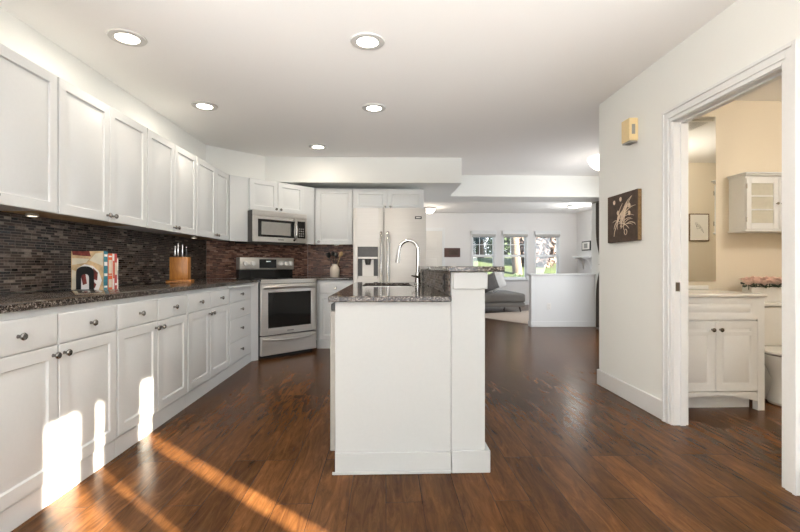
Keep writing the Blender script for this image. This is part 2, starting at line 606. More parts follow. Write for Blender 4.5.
# ================================================================== SETTING
struct('floor', MB().box(-2.3, 5.4, -3.2, 12.5, -0.06, 0.0), 'floor')
struct('ceiling', MB().prism([(-2.3, -3.2), (2.028, -3.2), (2.028, 1.38), (5.4, 1.38), (5.4, 12.5), (-2.3, 12.5)], CZ, CZ + 0.08), 'ceiling')
struct('wall_left', MB().box(XL - 0.12, XL, -3.1, 5.49, 0, CZ), 'wall')
DK = 7.66            # diagonal wall: x - y = -DK
struct('wall_diagonal', MB().prism([(-2.17, 5.49), (-1.13, 6.53), (-1.13, 6.65), (-2.29, 5.49)], 0, CZ), 'wall')
struct('wall_back', MB().box(-1.13, 0.53, 6.53, 6.65, 0, CZ), 'wall')
struct('wall_hall', MB().box(0.43, 0.53, 6.65, 12.35, 0, CZ), 'cool_wall')
struct('wall_rear', wall_holes('y', -3.12, -3.0, -2.17, XR, 0, CZ, [(-1.9, 1.5, 0.4, 2.3)]), 'wall')
DOOR_A, DOOR_B, DOOR_H = 2.127, 2.963, 2.036
struct('wall_right', wall_holes('x', XR, XR + 0.10, -3.12, 4.014, 0, CZ,
                                [(DOOR_A - 0.015, DOOR_B + 0.015, 0, DOOR_H + 0.015), (-1.75, -0.05, 0, 2.06)]), 'wall')
struct('wall_bathroom_back', MB().box(XR + 0.10, 5.0, 3.88, 3.945, 0, CZ), 'bath_wall')
struct('wall_dining_front', MB().box(XR + 0.10, 5.0, 3.945, 4.014, 0, CZ), 'wall')
struct('wall_bathroom_front', MB().box(XR + 0.10, 4.8, 1.38, 1.5, 0, CZ), 'bath_wall')
struct('wall_bathroom_side', MB().box(4.8, 4.92, 1.38, 3.88, 0, CZ), 'bath_wall')
# bathroom-side skin of the kitchen wall
struct('wall_bathroom_entry', wall_holes('x', XR + 0.10, XR + 0.104, 1.5, 3.88, 0, CZ, [(DOOR_A - 0.015, DOOR_B + 0.015, 0, DOOR_H + 0.015)]), 'bath_wall')
struct('wall_dining_side', wall_holes('x', 3.68, 3.80, 4.014, 7.95, 0, CZ, [(5.0, 6.95, 0, 2.1)]), 'wall')
struct('wall_living_side', wall_holes('x', 5.31, 5.40, 7.85, 12.35, 0, CZ, [(8.7, 10.5, 0.6, 2.1)]), 'cool_wall')
struct('wall_living_front', MB().box(3.80, 5.31, 7.85, 7.95, 0, CZ), 'cool_wall')
WIN = [(2.344, 3.039), (3.206, 3.932), (4.10, 4.829)]
struct('wall_far', wall_holes('y', 12.35, 12.50, 0.43, 5.40, 0, CZ, [(a + 0.035, b - 0.035, 0.72, 1.99) for a, b in WIN]), 'cool_wall')
# dropped soffit over the back cabinets and the header between dining and living
struct('ceiling_soffit', MB().prism([(-1.61, 6.05), (1.02, 6.05), (1.02, 7.2), (0.53, 7.2), (0.53, 6.53), (-1.13, 6.53)], 2.19, CZ), 'wall')
struct('ceiling_beam', MB().box(0.53, 3.68, 7.2, 7.83, 2.19, CZ), 'wall')
# half wall between dining area and living room
hw = struct_empty('wall_half', (2.55, 7.82, 0))
MB().box(0, 1.13, 0, 0.14, 0, 0.90).build('panel', 'trim', hw)
MB().box(-0.03, 1.13, -0.03, 0.17, 0.90, 0.935, 0.006).build('cap', 'trim', hw)
MB().box(0.0, 1.13, -0.014, -0.001, 0.0, 0.10, 0.004).box(-0.014, -0.001, -0.014, 0.15, 0, 0.10, 0.004).build('baseboard', 'trim', hw)


def outlet(name, label, loc, rz, mat='white_plastic', w=0.072, h=0.115, group=None):
    """cover plate facing local -y with two sockets"""
    t = thing(name, label, 'outlet', loc, rz, group)
    MB().box(-w / 2, w / 2, -0.006, -0.0005, -h / 2, h / 2, 0.002).build('cover_plate', mat, t)
    for dz in (-0.026, 0.026):
        mb = MB().box(-0.017, 0.017, -0.010, -0.006, dz - 0.015, dz + 0.015, 0.003)
        s = mb.build('socket', mat, t)
        MB().box(-0.008, -0.005, -0.0106, -0.0095, dz - 0.006, dz + 0.006).box(0.005, 0.008, -0.0106, -0.0095, dz - 0.006, dz + 0.006).build('slot', 'dark_grey', s)
    return t


outlet('wall_outlet', 'white outlet plate low on the white half wall beyond the island', (2.86, 7.82, 0.36), 0)

# unseen wall added outside to keep the low sun off the dining side
struct('wall_sun_block', MB().box(6.0, 6.15, 1.6, 10.6, -0.3, 3.6), 'porch')
# baseboards
struct('baseboard_right', MB().box(XR - 0.016, XR, 3.055, 4.03, 0, 0.135, 0.004).box(XR - 0.016, 3.6, 4.014, 4.03, 0, 0.135, 0.004), 'trim')
struct('baseboard_near_right', MB().box(XR - 0.016, XR, 0.0, 2.015, 0, 0.135, 0.004), 'trim')
struct('baseboard_far', MB().box(1.62, 5.31, 12.336, 12.35, 0, 0.11, 0.004), 'trim')
struct('baseboard_bathroom', MB().box(2.86, 4.8, 3.868, 3.88, 0, 0.11, 0.004), 'trim')

# bathroom doorway: jambs, casing with a stepped profile, strike plate
dr = struct_empty('door_1', (XR, 0, 0), 0, 'white cased doorway to the bathroom')
j = MB()
j.box(0.0, 0.104, DOOR_B, DOOR_B + 0.0145, 0, DOOR_H)
j.box(0.0, 0.104, DOOR_A - 0.0145, DOOR_A, 0, DOOR_H)
j.box(0.0, 0.104, DOOR_A - 0.0145, DOOR_B + 0.0145, DOOR_H, DOOR_H + 0.0145)
j.box(0.045, 0.080, DOOR_B - 0.011, DOOR_B, 0, DOOR_H).box(0.045, 0.080, DOOR_A, DOOR_A + 0.011, 0, DOOR_H)
j.box(0.045, 0.080, DOOR_A + 0.011, DOOR_B - 0.011, DOOR_H - 0.011, DOOR_H)
j.build('jamb', 'trim', dr)
cs = MB()
for d0, d1, t in ((0.004, 0.03, 0.012), (0.03, 0.072, 0.018), (0.072, 0.092, 0.024)):
    cs.box(-t, -0.0005, DOOR_B + d0, DOOR_B + d1, 0, DOOR_H + d1, 0.002)
    cs.box(-t, -0.0005, DOOR_A - d1, DOOR_A - d0, 0, DOOR_H + d1, 0.002)
    cs.box(-t, -0.0005, DOOR_A - d0, DOOR_B + d0, DOOR_H + d0, DOOR_H + d1, 0.002)
cs.build('casing', 'trim', dr)
sp_ = MB().box(0.015, 0.045, DOOR_B - 0.002, DOOR_B - 0.0003, 0.90, 0.96, 0.0005).box(0.022, 0.038, DOOR_B - 0.003, DOOR_B - 0.002, 0.915, 0.945)
sp_.build('strike_plate', 'knob', dr)

# patio door in the right wall behind the camera, screened by vertical blinds that leave slits for the sun
pd = struct_empty('door_2', (XR, 0, 0))
fr = MB()
for ya, yb in ((-1.75, -1.70), (-0.10, -0.05)):
    fr.box(0.03, 0.09, ya, yb, 0, 2.06)
fr.box(0.03, 0.09, -1.70, -0.10, 2.0, 2.06)
fr.build('frame', 'trim', pd)
vb = thing('vertical_blinds', 'grey vertical blinds at the patio door behind the camera', 'blinds', (XR + 0.08, 0, 0))
vm = MB()
lit = [(-1.02, -0.83), (-0.675, -0.645), (-0.255, -0.105)]
edges = [-1.74, -1.02, -0.83, -0.675, -0.645, -0.255, -0.105, -0.06]
for a, b in zip(edges, edges[1:]):
    if (a, b) in lit:
        continue
    y = a
    while y < b - 1e-4:
        vm.box(-0.002, 0.002, y, min(y + 0.089, b), 0.012, 2.02)
        y += 0.089
vm.build('slats', 'shade', vb)

# front door seen beyond the refrigerator
fd = struct_empty('door_3', (1.30, 12.35, 0))
mb = MB().panel(-0.42, 0.24, 0.005, 2.03, -0.035, 0.034, [(0, 0)])
mb.build('leaf', 'door_cream', fd)
for a, b in ((0.25, 0.75), (0.85, 1.35), (1.45, 1.88)):
    MB().panel(-0.30, 0.16, a, b, -0.047, 0.011, [(0, 0.004), (0.02, 0), (0.05, 0.008), (0.06, 0.004)]).build('door_panel', 'door_cream', fd)
mb = MB().box(0.245, 0.32, -0.02, -0.001, 0, 2.12, 0.003).box(-0.50, -0.43, -0.02, -0.001, 0, 2.12, 0.003).box(-0.43, 0.245, -0.02, -0.001, 2.035, 2.12, 0.003)
mb.build('casing', 'trim', fd)
MB().lathe([(0.012, 0), (0.012, 0.03), (0.028, 0.045), (0.028, 0.06), (0.0, 0.072)], (0.18, -0.036, 0.95), (0, -1, 0)).build('door_knob', 'knob', fd)

# living-room windows
for i, (a, b) in enumerate(WIN):
    w = struct_empty('window_%d' % (i + 1), ((a + b) / 2, 12.35, 0), 0, 'white double-hung window with a grid in its upper sash')
    hwid = (b - a) / 2
    mb = MB()
    mb.box(-hwid, -hwid + 0.045, -0.018, -0.001, 0.70, 2.03, 0.003).box(hwid - 0.045, hwid, -0.018, -0.001, 0.70, 2.03, 0.003)
    mb.box(-hwid, hwid, -0.018, -0.001, 1.985, 2.05, 0.003)
    mb.build('casing', 'trim', w)
    MB().box(-hwid - 0.02, hwid + 0.02, -0.045, 0.0, 0.675, 0.705, 0.004).build('sill', 'trim', w)
    g = hwid - 0.036
    mb = MB()
    for z0, z1, yy in ((0.722, 1.36, 0.055), (1.34, 1.988, 0.075)):
        mb.box(-g, -g + 0.04, yy, yy + 0.03, z0, z1).box(g - 0.04, g, yy, yy + 0.03, z0, z1)
        mb.box(-g + 0.04, g - 0.04, yy, yy + 0.03, z0, z0 + 0.045).box(-g + 0.04, g - 0.04, yy, yy + 0.03, z1 - 0.04, z1)
    mb.build('sash', 'trim', w)
    mb = MB()
    gi = g - 0.04
    for k in (-1, 1):
        mb.box(k * gi / 3 - 0.007, k * gi / 3 + 0.007, 0.078, 0.098, 1.385, 1.948)
    mb.box(-gi, gi, 0.079, 0.097, 1.655, 1.671)
    mb.build('muntin', 'trim', w)
    MB().box(-gi, gi, 0.066, 0.070, 0.767, 1.32).box(-gi, gi, 0.086, 0.0868, 1.385, 1.948).build('pane', 'glass', w)

place_words = ['nearest the wall plaque', 'middle one of the three', 'above the half wall']
for i, (a, b) in enumerate(WIN):
    t = thing('roller_blind', 'rolled-up pale grey blind on the window ' + ['nearest the dark wall plaque', 'behind the white sofa pillow, middle of the three', 'above the white half wall'][i], 'blind',
              ((a + b) / 2, 12.33, 1.86), 0, 'roller blinds on the living-room windows')
    hh = (b - a) / 2 - 0.005
    MB().box(-hh, hh, -0.075, -0.002, 0.085, 0.165, 0.006).build('headbox', 'trim', t)
    MB().cyl((-hh + 0.02, -0.035, 0.055), (hh - 0.02, -0.035, 0.055), 0.032).build('rolled_cloth', 'shade', t)
    MB().box(-hh + 0.02, hh - 0.02, -0.008, -0.003, 0.0, 0.08).build('hem_bar', 'shade', t)

# ================================================================== KITCHEN CABINETS
PANEL = [(0, 0.003), (0.003, 0), (0.056, 0), (0.062, 0.009), (0.071, 0.009), (0.098, 0.001)]
SLAB = [(0, 0.004), (0.004, 0.001), (0.012, 0)]


def knob(parent, x, z, y=-0.02):
    MB().lathe([(0.0085, 0), (0.0065, 0.006), (0.006, 0.014), (0.0145, 0.020), (0.0165, 0.026), (0.013, 0.031), (0.0, 0.033)], (x, y, z), (0, -1, 0), 16).build('knob', 'knob', parent)


def door(parent, x0, x1, z0, z1, kx=None, kz=None, mat='cabinet', prof=PANEL):
    d = MB().panel(x0, x1, z0, z1, -0.0205, 0.02, prof).build('door', mat, parent)
    if kx is not None:
        knob(d, kx, kz)
    return d


def drawer(parent, x0, x1, z0, z1, mat='cabinet'):
    d = MB().panel(x0, x1, z0, z1, -0.0205, 0.02, SLAB).build('drawer', mat, parent)
    knob(d, (x0 + x1) / 2, (z0 + z1) / 2)
    return d


def base_cabinet(label, ya, yb, mid=None, bank=False, loc=None, rz=PI / 2, depth=0.635, single=False):
    w = yb - ya
    t = thing('drawer_cabinet' if bank else 'base_cabinet', label, 'cabinet', loc or (-1.515, (ya + yb) / 2, 0), rz, 'white base cabinets')
    x0, x1 = -w / 2 + 0.0005, w / 2 - 0.0005
    MB().box(x0, x1, 0, depth, 0.10, 0.884).build('body', 'cabinet', t)
    MB().box(x0, x1, -0.004, 0.02, 0.0, 0.10).box(x0 + 0.01, x1 - 0.01, 0.02, depth, 0.0, 0.10).build('kick_board', 'cabinet', t)
    g = 0.008
    if bank:
        for a, b in ((0.713, 0.853), (0.550, 0.7095), (0.325, 0.5465), (0.117, 0.3215)):
            drawer(t, x0 + g, x1 - 0.10, a, b)
        bb = MB().box(x0 + 0.002, x1 - 0.08, -0.06, 0.0, 0.855, 0.874, 0.003).build('pull_out_board', 'cabinet', t)
    elif single:
        drawer(t, x0 + 0.03, x1 - g, 0.713, 0.853)
        door(t, x0 + 0.03, x1 - g, 0.117, 0.7095, x1 - 0.05, 0.665)
    else:
        m = mid - (ya + yb) / 2
        drawer(t, x0 + g, m - 0.005, 0.713, 0.853)
        drawer(t, m + 0.005, x1 - g, 0.713, 0.853)
        door(t, x0 + g, m - 0.005, 0.117, 0.7095, m - 0.035, 0.668)
        door(t, m + 0.005, x1 - g, 0.117, 0.7095, m + 0.035, 0.668)
    return t


base_cabinet('white two-door base cabinet with sun patch, under the counter left of the cookbooks', 1.645, 2.553, 2.103)
base_cabinet('white two-door base cabinet below the cookbooks, soft light strip on its door', 2.555, 3.445, 3.0)
base_cabinet('white two-door base cabinet below the knife block', 3.447, 4.358, 3.883)
base_cabinet('white cabinet of four stacked drawers beside the stove', 4.36, 5.10, None, True)
# angled filler between the drawer bank and the stove
struct('trim_1', MB().prism([(-1.515, 5.102), (-1.452, 5.165), (-1.466, 5.179), (-1.54, 5.106)], 0.0, 0.884), 'cabinet')
base_cabinet('narrow white base cabinet between the stove and the refrigerator', -0.895, -0.425, None, False, (-0.66, 5.87, 0), 0, 0.65, True)


def wall_cabinet(label, ya, yb, mid, under):
    w = yb - ya
    H = 0.775
    t = thing('wall_cabinet', label, 'cabinet', (-1.86, (ya + yb) / 2, 1.365), PI / 2, 'white wall cabinets')
    x0, x1 = -w / 2 + 0.0005, w / 2 - 0.0005
    MB().box(x0, x1, 0, 0.305, 0.022, H).box(x0, x1, 0, 0.02, 0.002, 0.022).build('body', 'cabinet', t)
    MB().box(x0 + 0.01, x1 - 0.01, 0.021, 0.305, 0.012, 0.021).build('bottom_panel', under, t)
    m = mid - (ya + yb) / 2
    door(t, x0 + 0.006, m - 0.002, 0.0, H - 0.004, m - 0.032, 0.04)
    door(t, m + 0.002, x1 - 0.006, 0.0, H - 0.004, m + 0.032, 0.04)
    return t


wall_cabinet('white two-door wall cabinet farthest from the stove, cut by the photo edge', 1.66, 2.588, 2.125, 'cabinet')
wall_cabinet('white two-door wall cabinet above the cookbooks', 2.588, 3.532, 3.06, 'underside')
wall_cabinet('white two-door wall cabinet above and left of the knife block', 3.532, 4.442, 3.985, 'cabinet')
wall_cabinet('white two-door wall cabinet next to the angled corner cabinet', 4.442, 5.335, 4.93, 'underside')


def diag(t, k):
    """point on the line x - y = -k at t along it"""
    return ((t * S2 - k) / 2, (t * S2 + k) / 2)


cx, cy = diag(3.10, 7.15)
t = thing('corner_cabinet', 'white angled two-door cabinet above the microwave', 'cabinet', (cx, cy, 1.365), PI / 4)
MB().box(-0.395, 0.395, 0.0, 0.335, 0.385, 0.772).build('body', 'cabinet', t)
MB().box(-0.628, -0.396, 0.0, 0.02, 0.0, 0.772).build('side_panel', 'cabinet', t)
MB().box(0.396, 0.575, 0.0, 0.02, 0.0, 0.772).build('side_panel', 'cabinet', t)
door(t, -0.388, -0.003, 0.388, 0.766, -0.033, 0.42)
door(t, 0.003, 0.388, 0.388, 0.766, 0.033, 0.42)

t = thing('wall_cabinet', 'white single-door wall cabinet above the utensil crock', 'cabinet', (-0.72, 6.222, 1.365), 0, 'white wall cabinets')
MB().box(-0.255, 0.262, 0, 0.305, 0.022, 0.770).box(-0.255, 0.262, 0, 0.02, 0.002, 0.022).build('body', 'cabinet', t)
MB().box(-0.25, 0.255, 0.021, 0.30, 0.012, 0.021).build('bottom_panel', 'underside', t)
d = door(t, -0.240, 0.257, 0.0, 0.764, -0.20, 0.04)

t = thing('wall_cabinet', 'short white two-door cabinet above the refrigerator', 'cabinet', (0.035, 6.222, 1.835), 0, 'white wall cabinets')
MB().box(-0.49, 0.488, 0, 0.305, 0.0, 0.295).build('body', 'cabinet', t)
door(t, -0.478, -0.020, 0.012, 0.283, -0.052, 0.045)
door(t, -0.012, 0.480, 0.012, 0.283, 0.022, 0.045)

# countertops
t = thing('countertop', 'long dark speckled granite counter along the tiled left wall', 'countertop', (0, 0, 0.886))
MB().prism([(-2.168, 1.60), (-1.485, 1.60), (-1.485, 5.075), (-1.428, 5.13), (-1.925, 5.625), (-1.985, 5.665), (-2.168, 5.483)], 0, 0.03, 0.004).build('slab', 'granite', t)
t = thing('countertop', 'short dark granite counter between stove and refrigerator', 'countertop', (0, 0, 0.886))
MB().prism([(-1.018, 5.835), (-0.422, 5.835), (-0.422, 6.52), (-1.13, 6.52), (-1.395, 6.248), (-1.338, 6.155)], 0, 0.03, 0.004).build('slab', 'granite', t)

# mosaic backsplashes (local x along the wall)
struct('trim_2', MB().box(0, 3.88, -0.009, -0.001, 0.917, 1.386), 'mosaic_dark', (XL, 1.60, 0), PI / 2)
struct('trim_3', MB().box(0.006, 1.465, -0.009, -0.001, 0.917, 1.386), 'mosaic_lit', (-2.17, 5.49, 0), PI / 4)
struct('trim_4', MB().box(0.006, 0.72, -0.009, -0.001, 0.917, 1.386), 'mosaic_lit', (-1.13, 6.53, 0), 0)

# ================================================================== APPLIANCES
# stove
cx, cy = diag(3.011, 6.545)
t = thing('stove', 'stainless steel electric stove set at an angle in the corner', 'stove', (cx, cy, 0), PI / 4)
MB().box(-0.378, 0.378, 0.03, 0.66, 0.03, 0.895).build('body', 'black', t)
MB().box(-0.380, 0.380, -0.005, 0.515, 0.897, 0.912, 0.003).build('cooktop', 'black_glass', t)
MB().box(-0.381, 0.381, -0.012, 0.004, 0.893, 0.914, 0.003).build('cooktop_trim', 'steel', t)
for bx, by, br_ in ((-0.18, 0.2, 0.1), (0.18, 0.2, 0.085), (-0.18, 0.40, 0.075), (0.18, 0.40, 0.1)):
    MB().lathe([(br_, 0), (br_, 0.0006), (br_ - 0.006, 0.0006), (br_ - 0.006, 0)], (bx, by, 0.912), (0, 0, 1), 32).build('burner_ring', 'dark_grey', t)
MB().box(-0.378, 0.378, 0.517, 0.59, 0.895, 1.03, 0.003).build('backguard_base', 'black_glass', t)
bgd = MB().box(-0.380, 0.380, 0.490, 0.595, 1.025, 1.175, 0.008, 2).build('backguard', 'steel', t)
MB().box(-0.125, 0.115, 0.485, 0.4895, 1.045, 1.155, 0.002).build('display', 'display', bgd)
MB().box(-0.03, 0.03, 0.4842, 0.4849, 1.122, 1.133).build('clock', glow('clock_digits', (0.7, 0.8, 0.78), 0.3), bgd)
for kx in (-0.315, -0.215, 0.175, 0.25, 0.325):
    MB().lathe([(0.031, 0), (0.031, 0.006), (0.026, 0.028), (0.0, 0.031)], (kx, 0.489, 1.102), (0, -1, 0), 18).build('control_knob', 'white_plastic', bgd)
MB().box(-0.379, 0.379, 0.0, 0.03, 0.868, 0.892, 0.002).build('vent_strip', 'steel', t)
od = MB()
od.box(-0.379, -0.295, -0.012, 0.03, 0.275, 0.862, 0.003).box(0.295, 0.379, -0.012, 0.03, 0.275, 0.862, 0.003)
od.box(-0.295, 0.295, -0.012, 0.03, 0.275, 0.355, 0.003).box(-0.295, 0.295, -0.012, 0.03, 0.765, 0.862, 0.003)
od = od.build('oven_door', 'steel', t)
MB().box(-0.30, 0.30, -0.008, 0.025, 0.35, 0.77).build('oven_window', 'black_glass', od)


def bow(x0, x1, y0, z, out, sag, n=13):
    pts = []
    for i in range(n):
        s = i / (n - 1)
        pts.append((x0 + (x1 - x0) * s, y0 - out * min(1, 6 * s, 6 * (1 - s)), z + sag * math.sin(PI * s)))
    return pts


MB().tube(bow(-0.35, 0.35, -0.010, 0.825, 0.05, 0.010), 0.025).build('handle', 'steel', od)
MB().box(-0.045, 0.045, -0.0135, -0.0122, 0.303, 0.317).build('badge', 'mid_grey', od)
wd = MB().box(-0.379, 0.379, -0.010, 0.03, 0.045, 0.262, 0.003).build('warming_drawer', 'steel', t)
MB().tube(bow(-0.36, 0.36, -0.008, 0.232, 0.035, -0.022), 0.013).build('handle', 'steel', wd)
MB().box(-0.36, 0.36, 0.06, 0.65, 0.0, 0.03).build('base', 'black', t)

# microwave
cx, cy = diag(3.075, 6.96)
t = thing('microwave', 'stainless over-the-range microwave hung below the angled cabinet', 'microwave', (cx, cy, 1.352), PI / 4)
MB().box(-0.378, 0.378, 0.025, 0.46, 0.0, 0.388, 0.003).build('body', 'black', t)
MB().box(-0.379, 0.379, -0.008, 0.025, 0.325, 0.39, 0.004).build('vent_grille', 'steel', t)
dm = MB()
dm.box(-0.379, -0.32, -0.010, 0.025, 0.012, 0.322, 0.003).box(-0.32, 0.20, -0.010, 0.025, 0.012, 0.072, 0.003)
dm.box(-0.32, 0.20, -0.010, 0.025, 0.282, 0.322, 0.003).box(0.185, 0.222, -0.010, 0.025, 0.012, 0.322, 0.002)
dm = dm.build('door', 'steel', t)
MB().box(-0.325, 0.188, -0.007, 0.02, 0.068, 0.285).build('door_glass', 'black_glass', dm)
MB().box(-0.275, 0.13, -0.0085, -0.0072, 0.098, 0.255).build('window_mesh', 'mid_grey', dm)
MB().tube([(0.178, -0.010, 0.045), (0.178, -0.042, 0.065), (0.190, -0.052, 0.12), (0.196, -0.055, 0.17), (0.190, -0.052, 0.22), (0.178, -0.042, 0.285), (0.178, -0.010, 0.305)], 0.017).build('handle', 'chrome', dm)
MB().box(-0.05, 0.03, -0.0112, -0.0101, 0.036, 0.05).build('badge', 'mid_grey', dm)
cp = MB().box(0.224, 0.379, -0.010, 0.025, 0.012, 0.322, 0.003).build('control_panel', 'steel', t)
MB().box(0.232, 0.348, -0.0125, -0.0101, 0.075, 0.290).build('keypad', 'black_glass', cp)
bt = MB()
for r in range(4):
    for c in range(3):
        bt.box(0.253 + c * 0.028, 0.270 + c * 0.028, -0.0135, -0.0124, 0.095 + r * 0.03, 0.112 + r * 0.03)
bt.build('buttons', 'mid_grey', cp)
MB().box(-0.30, 0.30, 0.06, 0.40, -0.004, 0.001).build('filter', 'mid_grey', t)

# refrigerator
t = thing('refrigerator', 'tall stainless side-by-side refrigerator with ice and water dispenser', 'refrigerator', (0.045, 5.6, 0))
MB().box(-0.452, 0.452, 0.075, 0.84, 0.02, 1.755, 0.004).build('body', 'mid_grey', t)
MB().box(-0.44, 0.44, 0.05, 0.8, 0, 0.09).build('base_grille', 'dark_grey', t)
fzr = MB()
X0, X1 = -0.395, -0.145     # dispenser recess
Z0, Z1 = 0.915, 1.310
fzr.box(-0.454, X0, 0, 0.07, 0.10, 1.79, 0.006, 2).box(X1, -0.073, 0, 0.07, 0.10, 1.79, 0.006, 2)
fzr.box(X0 - 0.006, X1 + 0.006, 0, 0.07, 0.10, Z0).box(X0 - 0.006, X1 + 0.006, 0, 0.07, Z1, 1.79, 0.0)
fzr = fzr.build('freezer_door', 'fridge_steel', t)
dsp = MB().box(X0, X1, 0.060, 0.068, Z0, Z1).box(X0, X0 + 0.012, 0.004, 0.06, Z0, Z1).box(X1 - 0.012, X1, 0.004, 0.06, Z0, Z1).box(X0, X1, 0.004, 0.06, Z1 - 0.012, Z1).box(X0, X1, 0.004, 0.06, Z0, Z0 + 0.015)
dsp = dsp.build('dispenser', 'dark_grey', fzr)
MB().box(X0 + 0.012, X1 - 0.012, 0.006, 0.058, Z1 - 0.125, Z1 - 0.012).build('control_panel', 'dark_grey', dsp)
MB().box(X0 + 0.004, X1 - 0.004, -0.003, 0.05, Z1 - 0.15, Z1 - 0.127).box(X0 + 0.004, X1 - 0.004, -0.003, 0.05, Z0 + 0.0, Z0 + 0.03).build('shelf', 'fridge_steel', dsp)
MB().box(X0 + 0.055, X1 - 0.055, 0.035, 0.058, Z0 + 0.03, Z1 - 0.16).build('paddle', 'white_plastic', dsp)
MB().lathe([(0.045, 0), (0.03, 0.075)], ((X0 + X1) / 2, 0.036, Z1 - 0.15), (0, 0, -1), 16).build('ice_chute', 'dark_grey', dsp)
rd = MB().box(-0.067, 0.454, 0, 0.07, 0.10, 1.79, 0.006, 2).build('refrigerator_door', 'fridge_steel', t)
for par, hx in ((fzr, -0.106), (rd, -0.022)):
    hp = [(hx, -0.002, 0.56), (hx, -0.045, 0.585), (hx, -0.058, 0.65), (hx, -0.060, 1.02), (hx, -0.058, 1.40), (hx, -0.045, 1.465), (hx, -0.002, 1.49)]
    MB().tube(hp, 0.016, 12).build('handle', 'chrome', par)
bd = MB().box(0.315, 0.40, -0.0025, -0.0005, 1.655, 1.69).build('badge', 'badge_ink', rd)
MB().box(0.33, 0.385, -0.0032, -0.0026, 1.668, 1.678).build('badge_stripe', 'paper', bd)

# ================================================================== ISLAND
IX0, IX1, IY0, IY1 = -0.255, 0.338, 2.33, 4.33
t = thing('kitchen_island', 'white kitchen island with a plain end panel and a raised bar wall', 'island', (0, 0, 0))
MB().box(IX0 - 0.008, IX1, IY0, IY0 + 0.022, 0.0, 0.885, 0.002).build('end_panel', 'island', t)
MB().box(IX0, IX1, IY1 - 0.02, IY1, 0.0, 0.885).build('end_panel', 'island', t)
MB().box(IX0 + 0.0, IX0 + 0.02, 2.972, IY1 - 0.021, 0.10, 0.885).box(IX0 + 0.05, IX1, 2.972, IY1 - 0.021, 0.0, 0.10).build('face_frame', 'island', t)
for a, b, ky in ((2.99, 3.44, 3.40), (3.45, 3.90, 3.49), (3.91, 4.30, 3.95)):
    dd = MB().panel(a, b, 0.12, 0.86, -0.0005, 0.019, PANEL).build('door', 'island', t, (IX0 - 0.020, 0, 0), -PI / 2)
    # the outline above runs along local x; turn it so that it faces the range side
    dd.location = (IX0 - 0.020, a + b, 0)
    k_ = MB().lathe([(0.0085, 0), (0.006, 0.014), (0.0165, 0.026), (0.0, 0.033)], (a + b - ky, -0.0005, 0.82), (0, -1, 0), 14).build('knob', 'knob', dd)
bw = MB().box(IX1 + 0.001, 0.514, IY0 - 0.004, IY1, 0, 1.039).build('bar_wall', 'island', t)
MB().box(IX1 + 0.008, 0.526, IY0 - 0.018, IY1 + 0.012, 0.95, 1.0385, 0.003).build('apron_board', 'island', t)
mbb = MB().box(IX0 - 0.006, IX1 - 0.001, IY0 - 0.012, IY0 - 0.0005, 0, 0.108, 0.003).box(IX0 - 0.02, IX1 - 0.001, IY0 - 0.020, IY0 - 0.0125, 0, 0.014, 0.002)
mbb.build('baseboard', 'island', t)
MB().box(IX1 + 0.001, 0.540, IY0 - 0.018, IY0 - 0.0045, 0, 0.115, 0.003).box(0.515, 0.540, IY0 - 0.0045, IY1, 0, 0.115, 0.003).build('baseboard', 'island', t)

# dishwasher in the island's aisle side
t = thing('dishwasher', 'stainless dishwasher edge showing on the left side of the island', 'dishwasher', (0, 2.664, 0))
MB().box(-0.250, 0.31, -0.297, 0.297, 0.09, 0.86).box(-0.20, 0.30, -0.28, 0.28, 0.0, 0.09).build('body', 'dark_grey', t)
MB().box(-0.292, -0.251, -0.297, 0.297, 0.10, 0.835, 0.004).build('door', 'mid_grey', t)
MB().box(-0.288, -0.251, -0.297, 0.297, 0.837, 0.872, 0.003).build('control_strip', 'black', t)

# island counter with a sink cut-out
SX0, SX1, SY0, SY1 = -0.185, 0.205, 3.32, 4.12
t = thing('island_countertop', 'dark speckled granite counter holding the sink on the island', 'countertop', (0, 0, 0.886))
cm = MB()
cm.box(-0.295, 0.337, 2.298, SY0, 0, 0.029, 0.004).box(-0.295, 0.337, SY1, 4.36, 0, 0.029, 0.004)
cm.box(-0.295, SX0, SY0 - 0.003, SY1 + 0.003, 0, 0.029, 0.004).box(SX1, 0.337, SY0 - 0.003, SY1 + 0.003, 0, 0.029, 0.004)
cm.build('slab', 'granite', t)
t = thing('bar_top', 'raised granite bar ledge on top of the island wall', 'countertop', (0, 0, 1.040))
MB().box(0.318, 0.611, 2.296, 4.38, 0, 0.028, 0.004).build('slab', 'granite', t)
t = thing('sink', 'stainless undermount sink set into the island counter', 'sink', (0.01, 3.72, 0.68))
hx_, hy_ = (SX1 - SX0) / 2 + 0.004, (SY1 - SY0) / 2 + 0.004
sm = MB()
sm.box(-hx_, hx_, -hy_, hy_, 0, 0.006)
sm.box(-hx_, -hx_ + 0.004, -hy_, hy_, 0.006, 0.205).box(hx_ - 0.004, hx_, -hy_, hy_, 0.006, 0.205)
sm.box(-hx_ + 0.004, hx_ - 0.004, -hy_, -hy_ + 0.004, 0.006, 0.205).box(-hx_ + 0.004, hx_ - 0.004, hy_ - 0.004, hy_, 0.006, 0.205)
sm.build('basin', 'steel', t)
MB().lathe([(0.045, 0), (0.045, 0.004), (0.03, 0.002), (0.0, 0.002)], (0, 0.1, 0.006), (0, 0, 1), 20).build('drain', 'chrome', t)
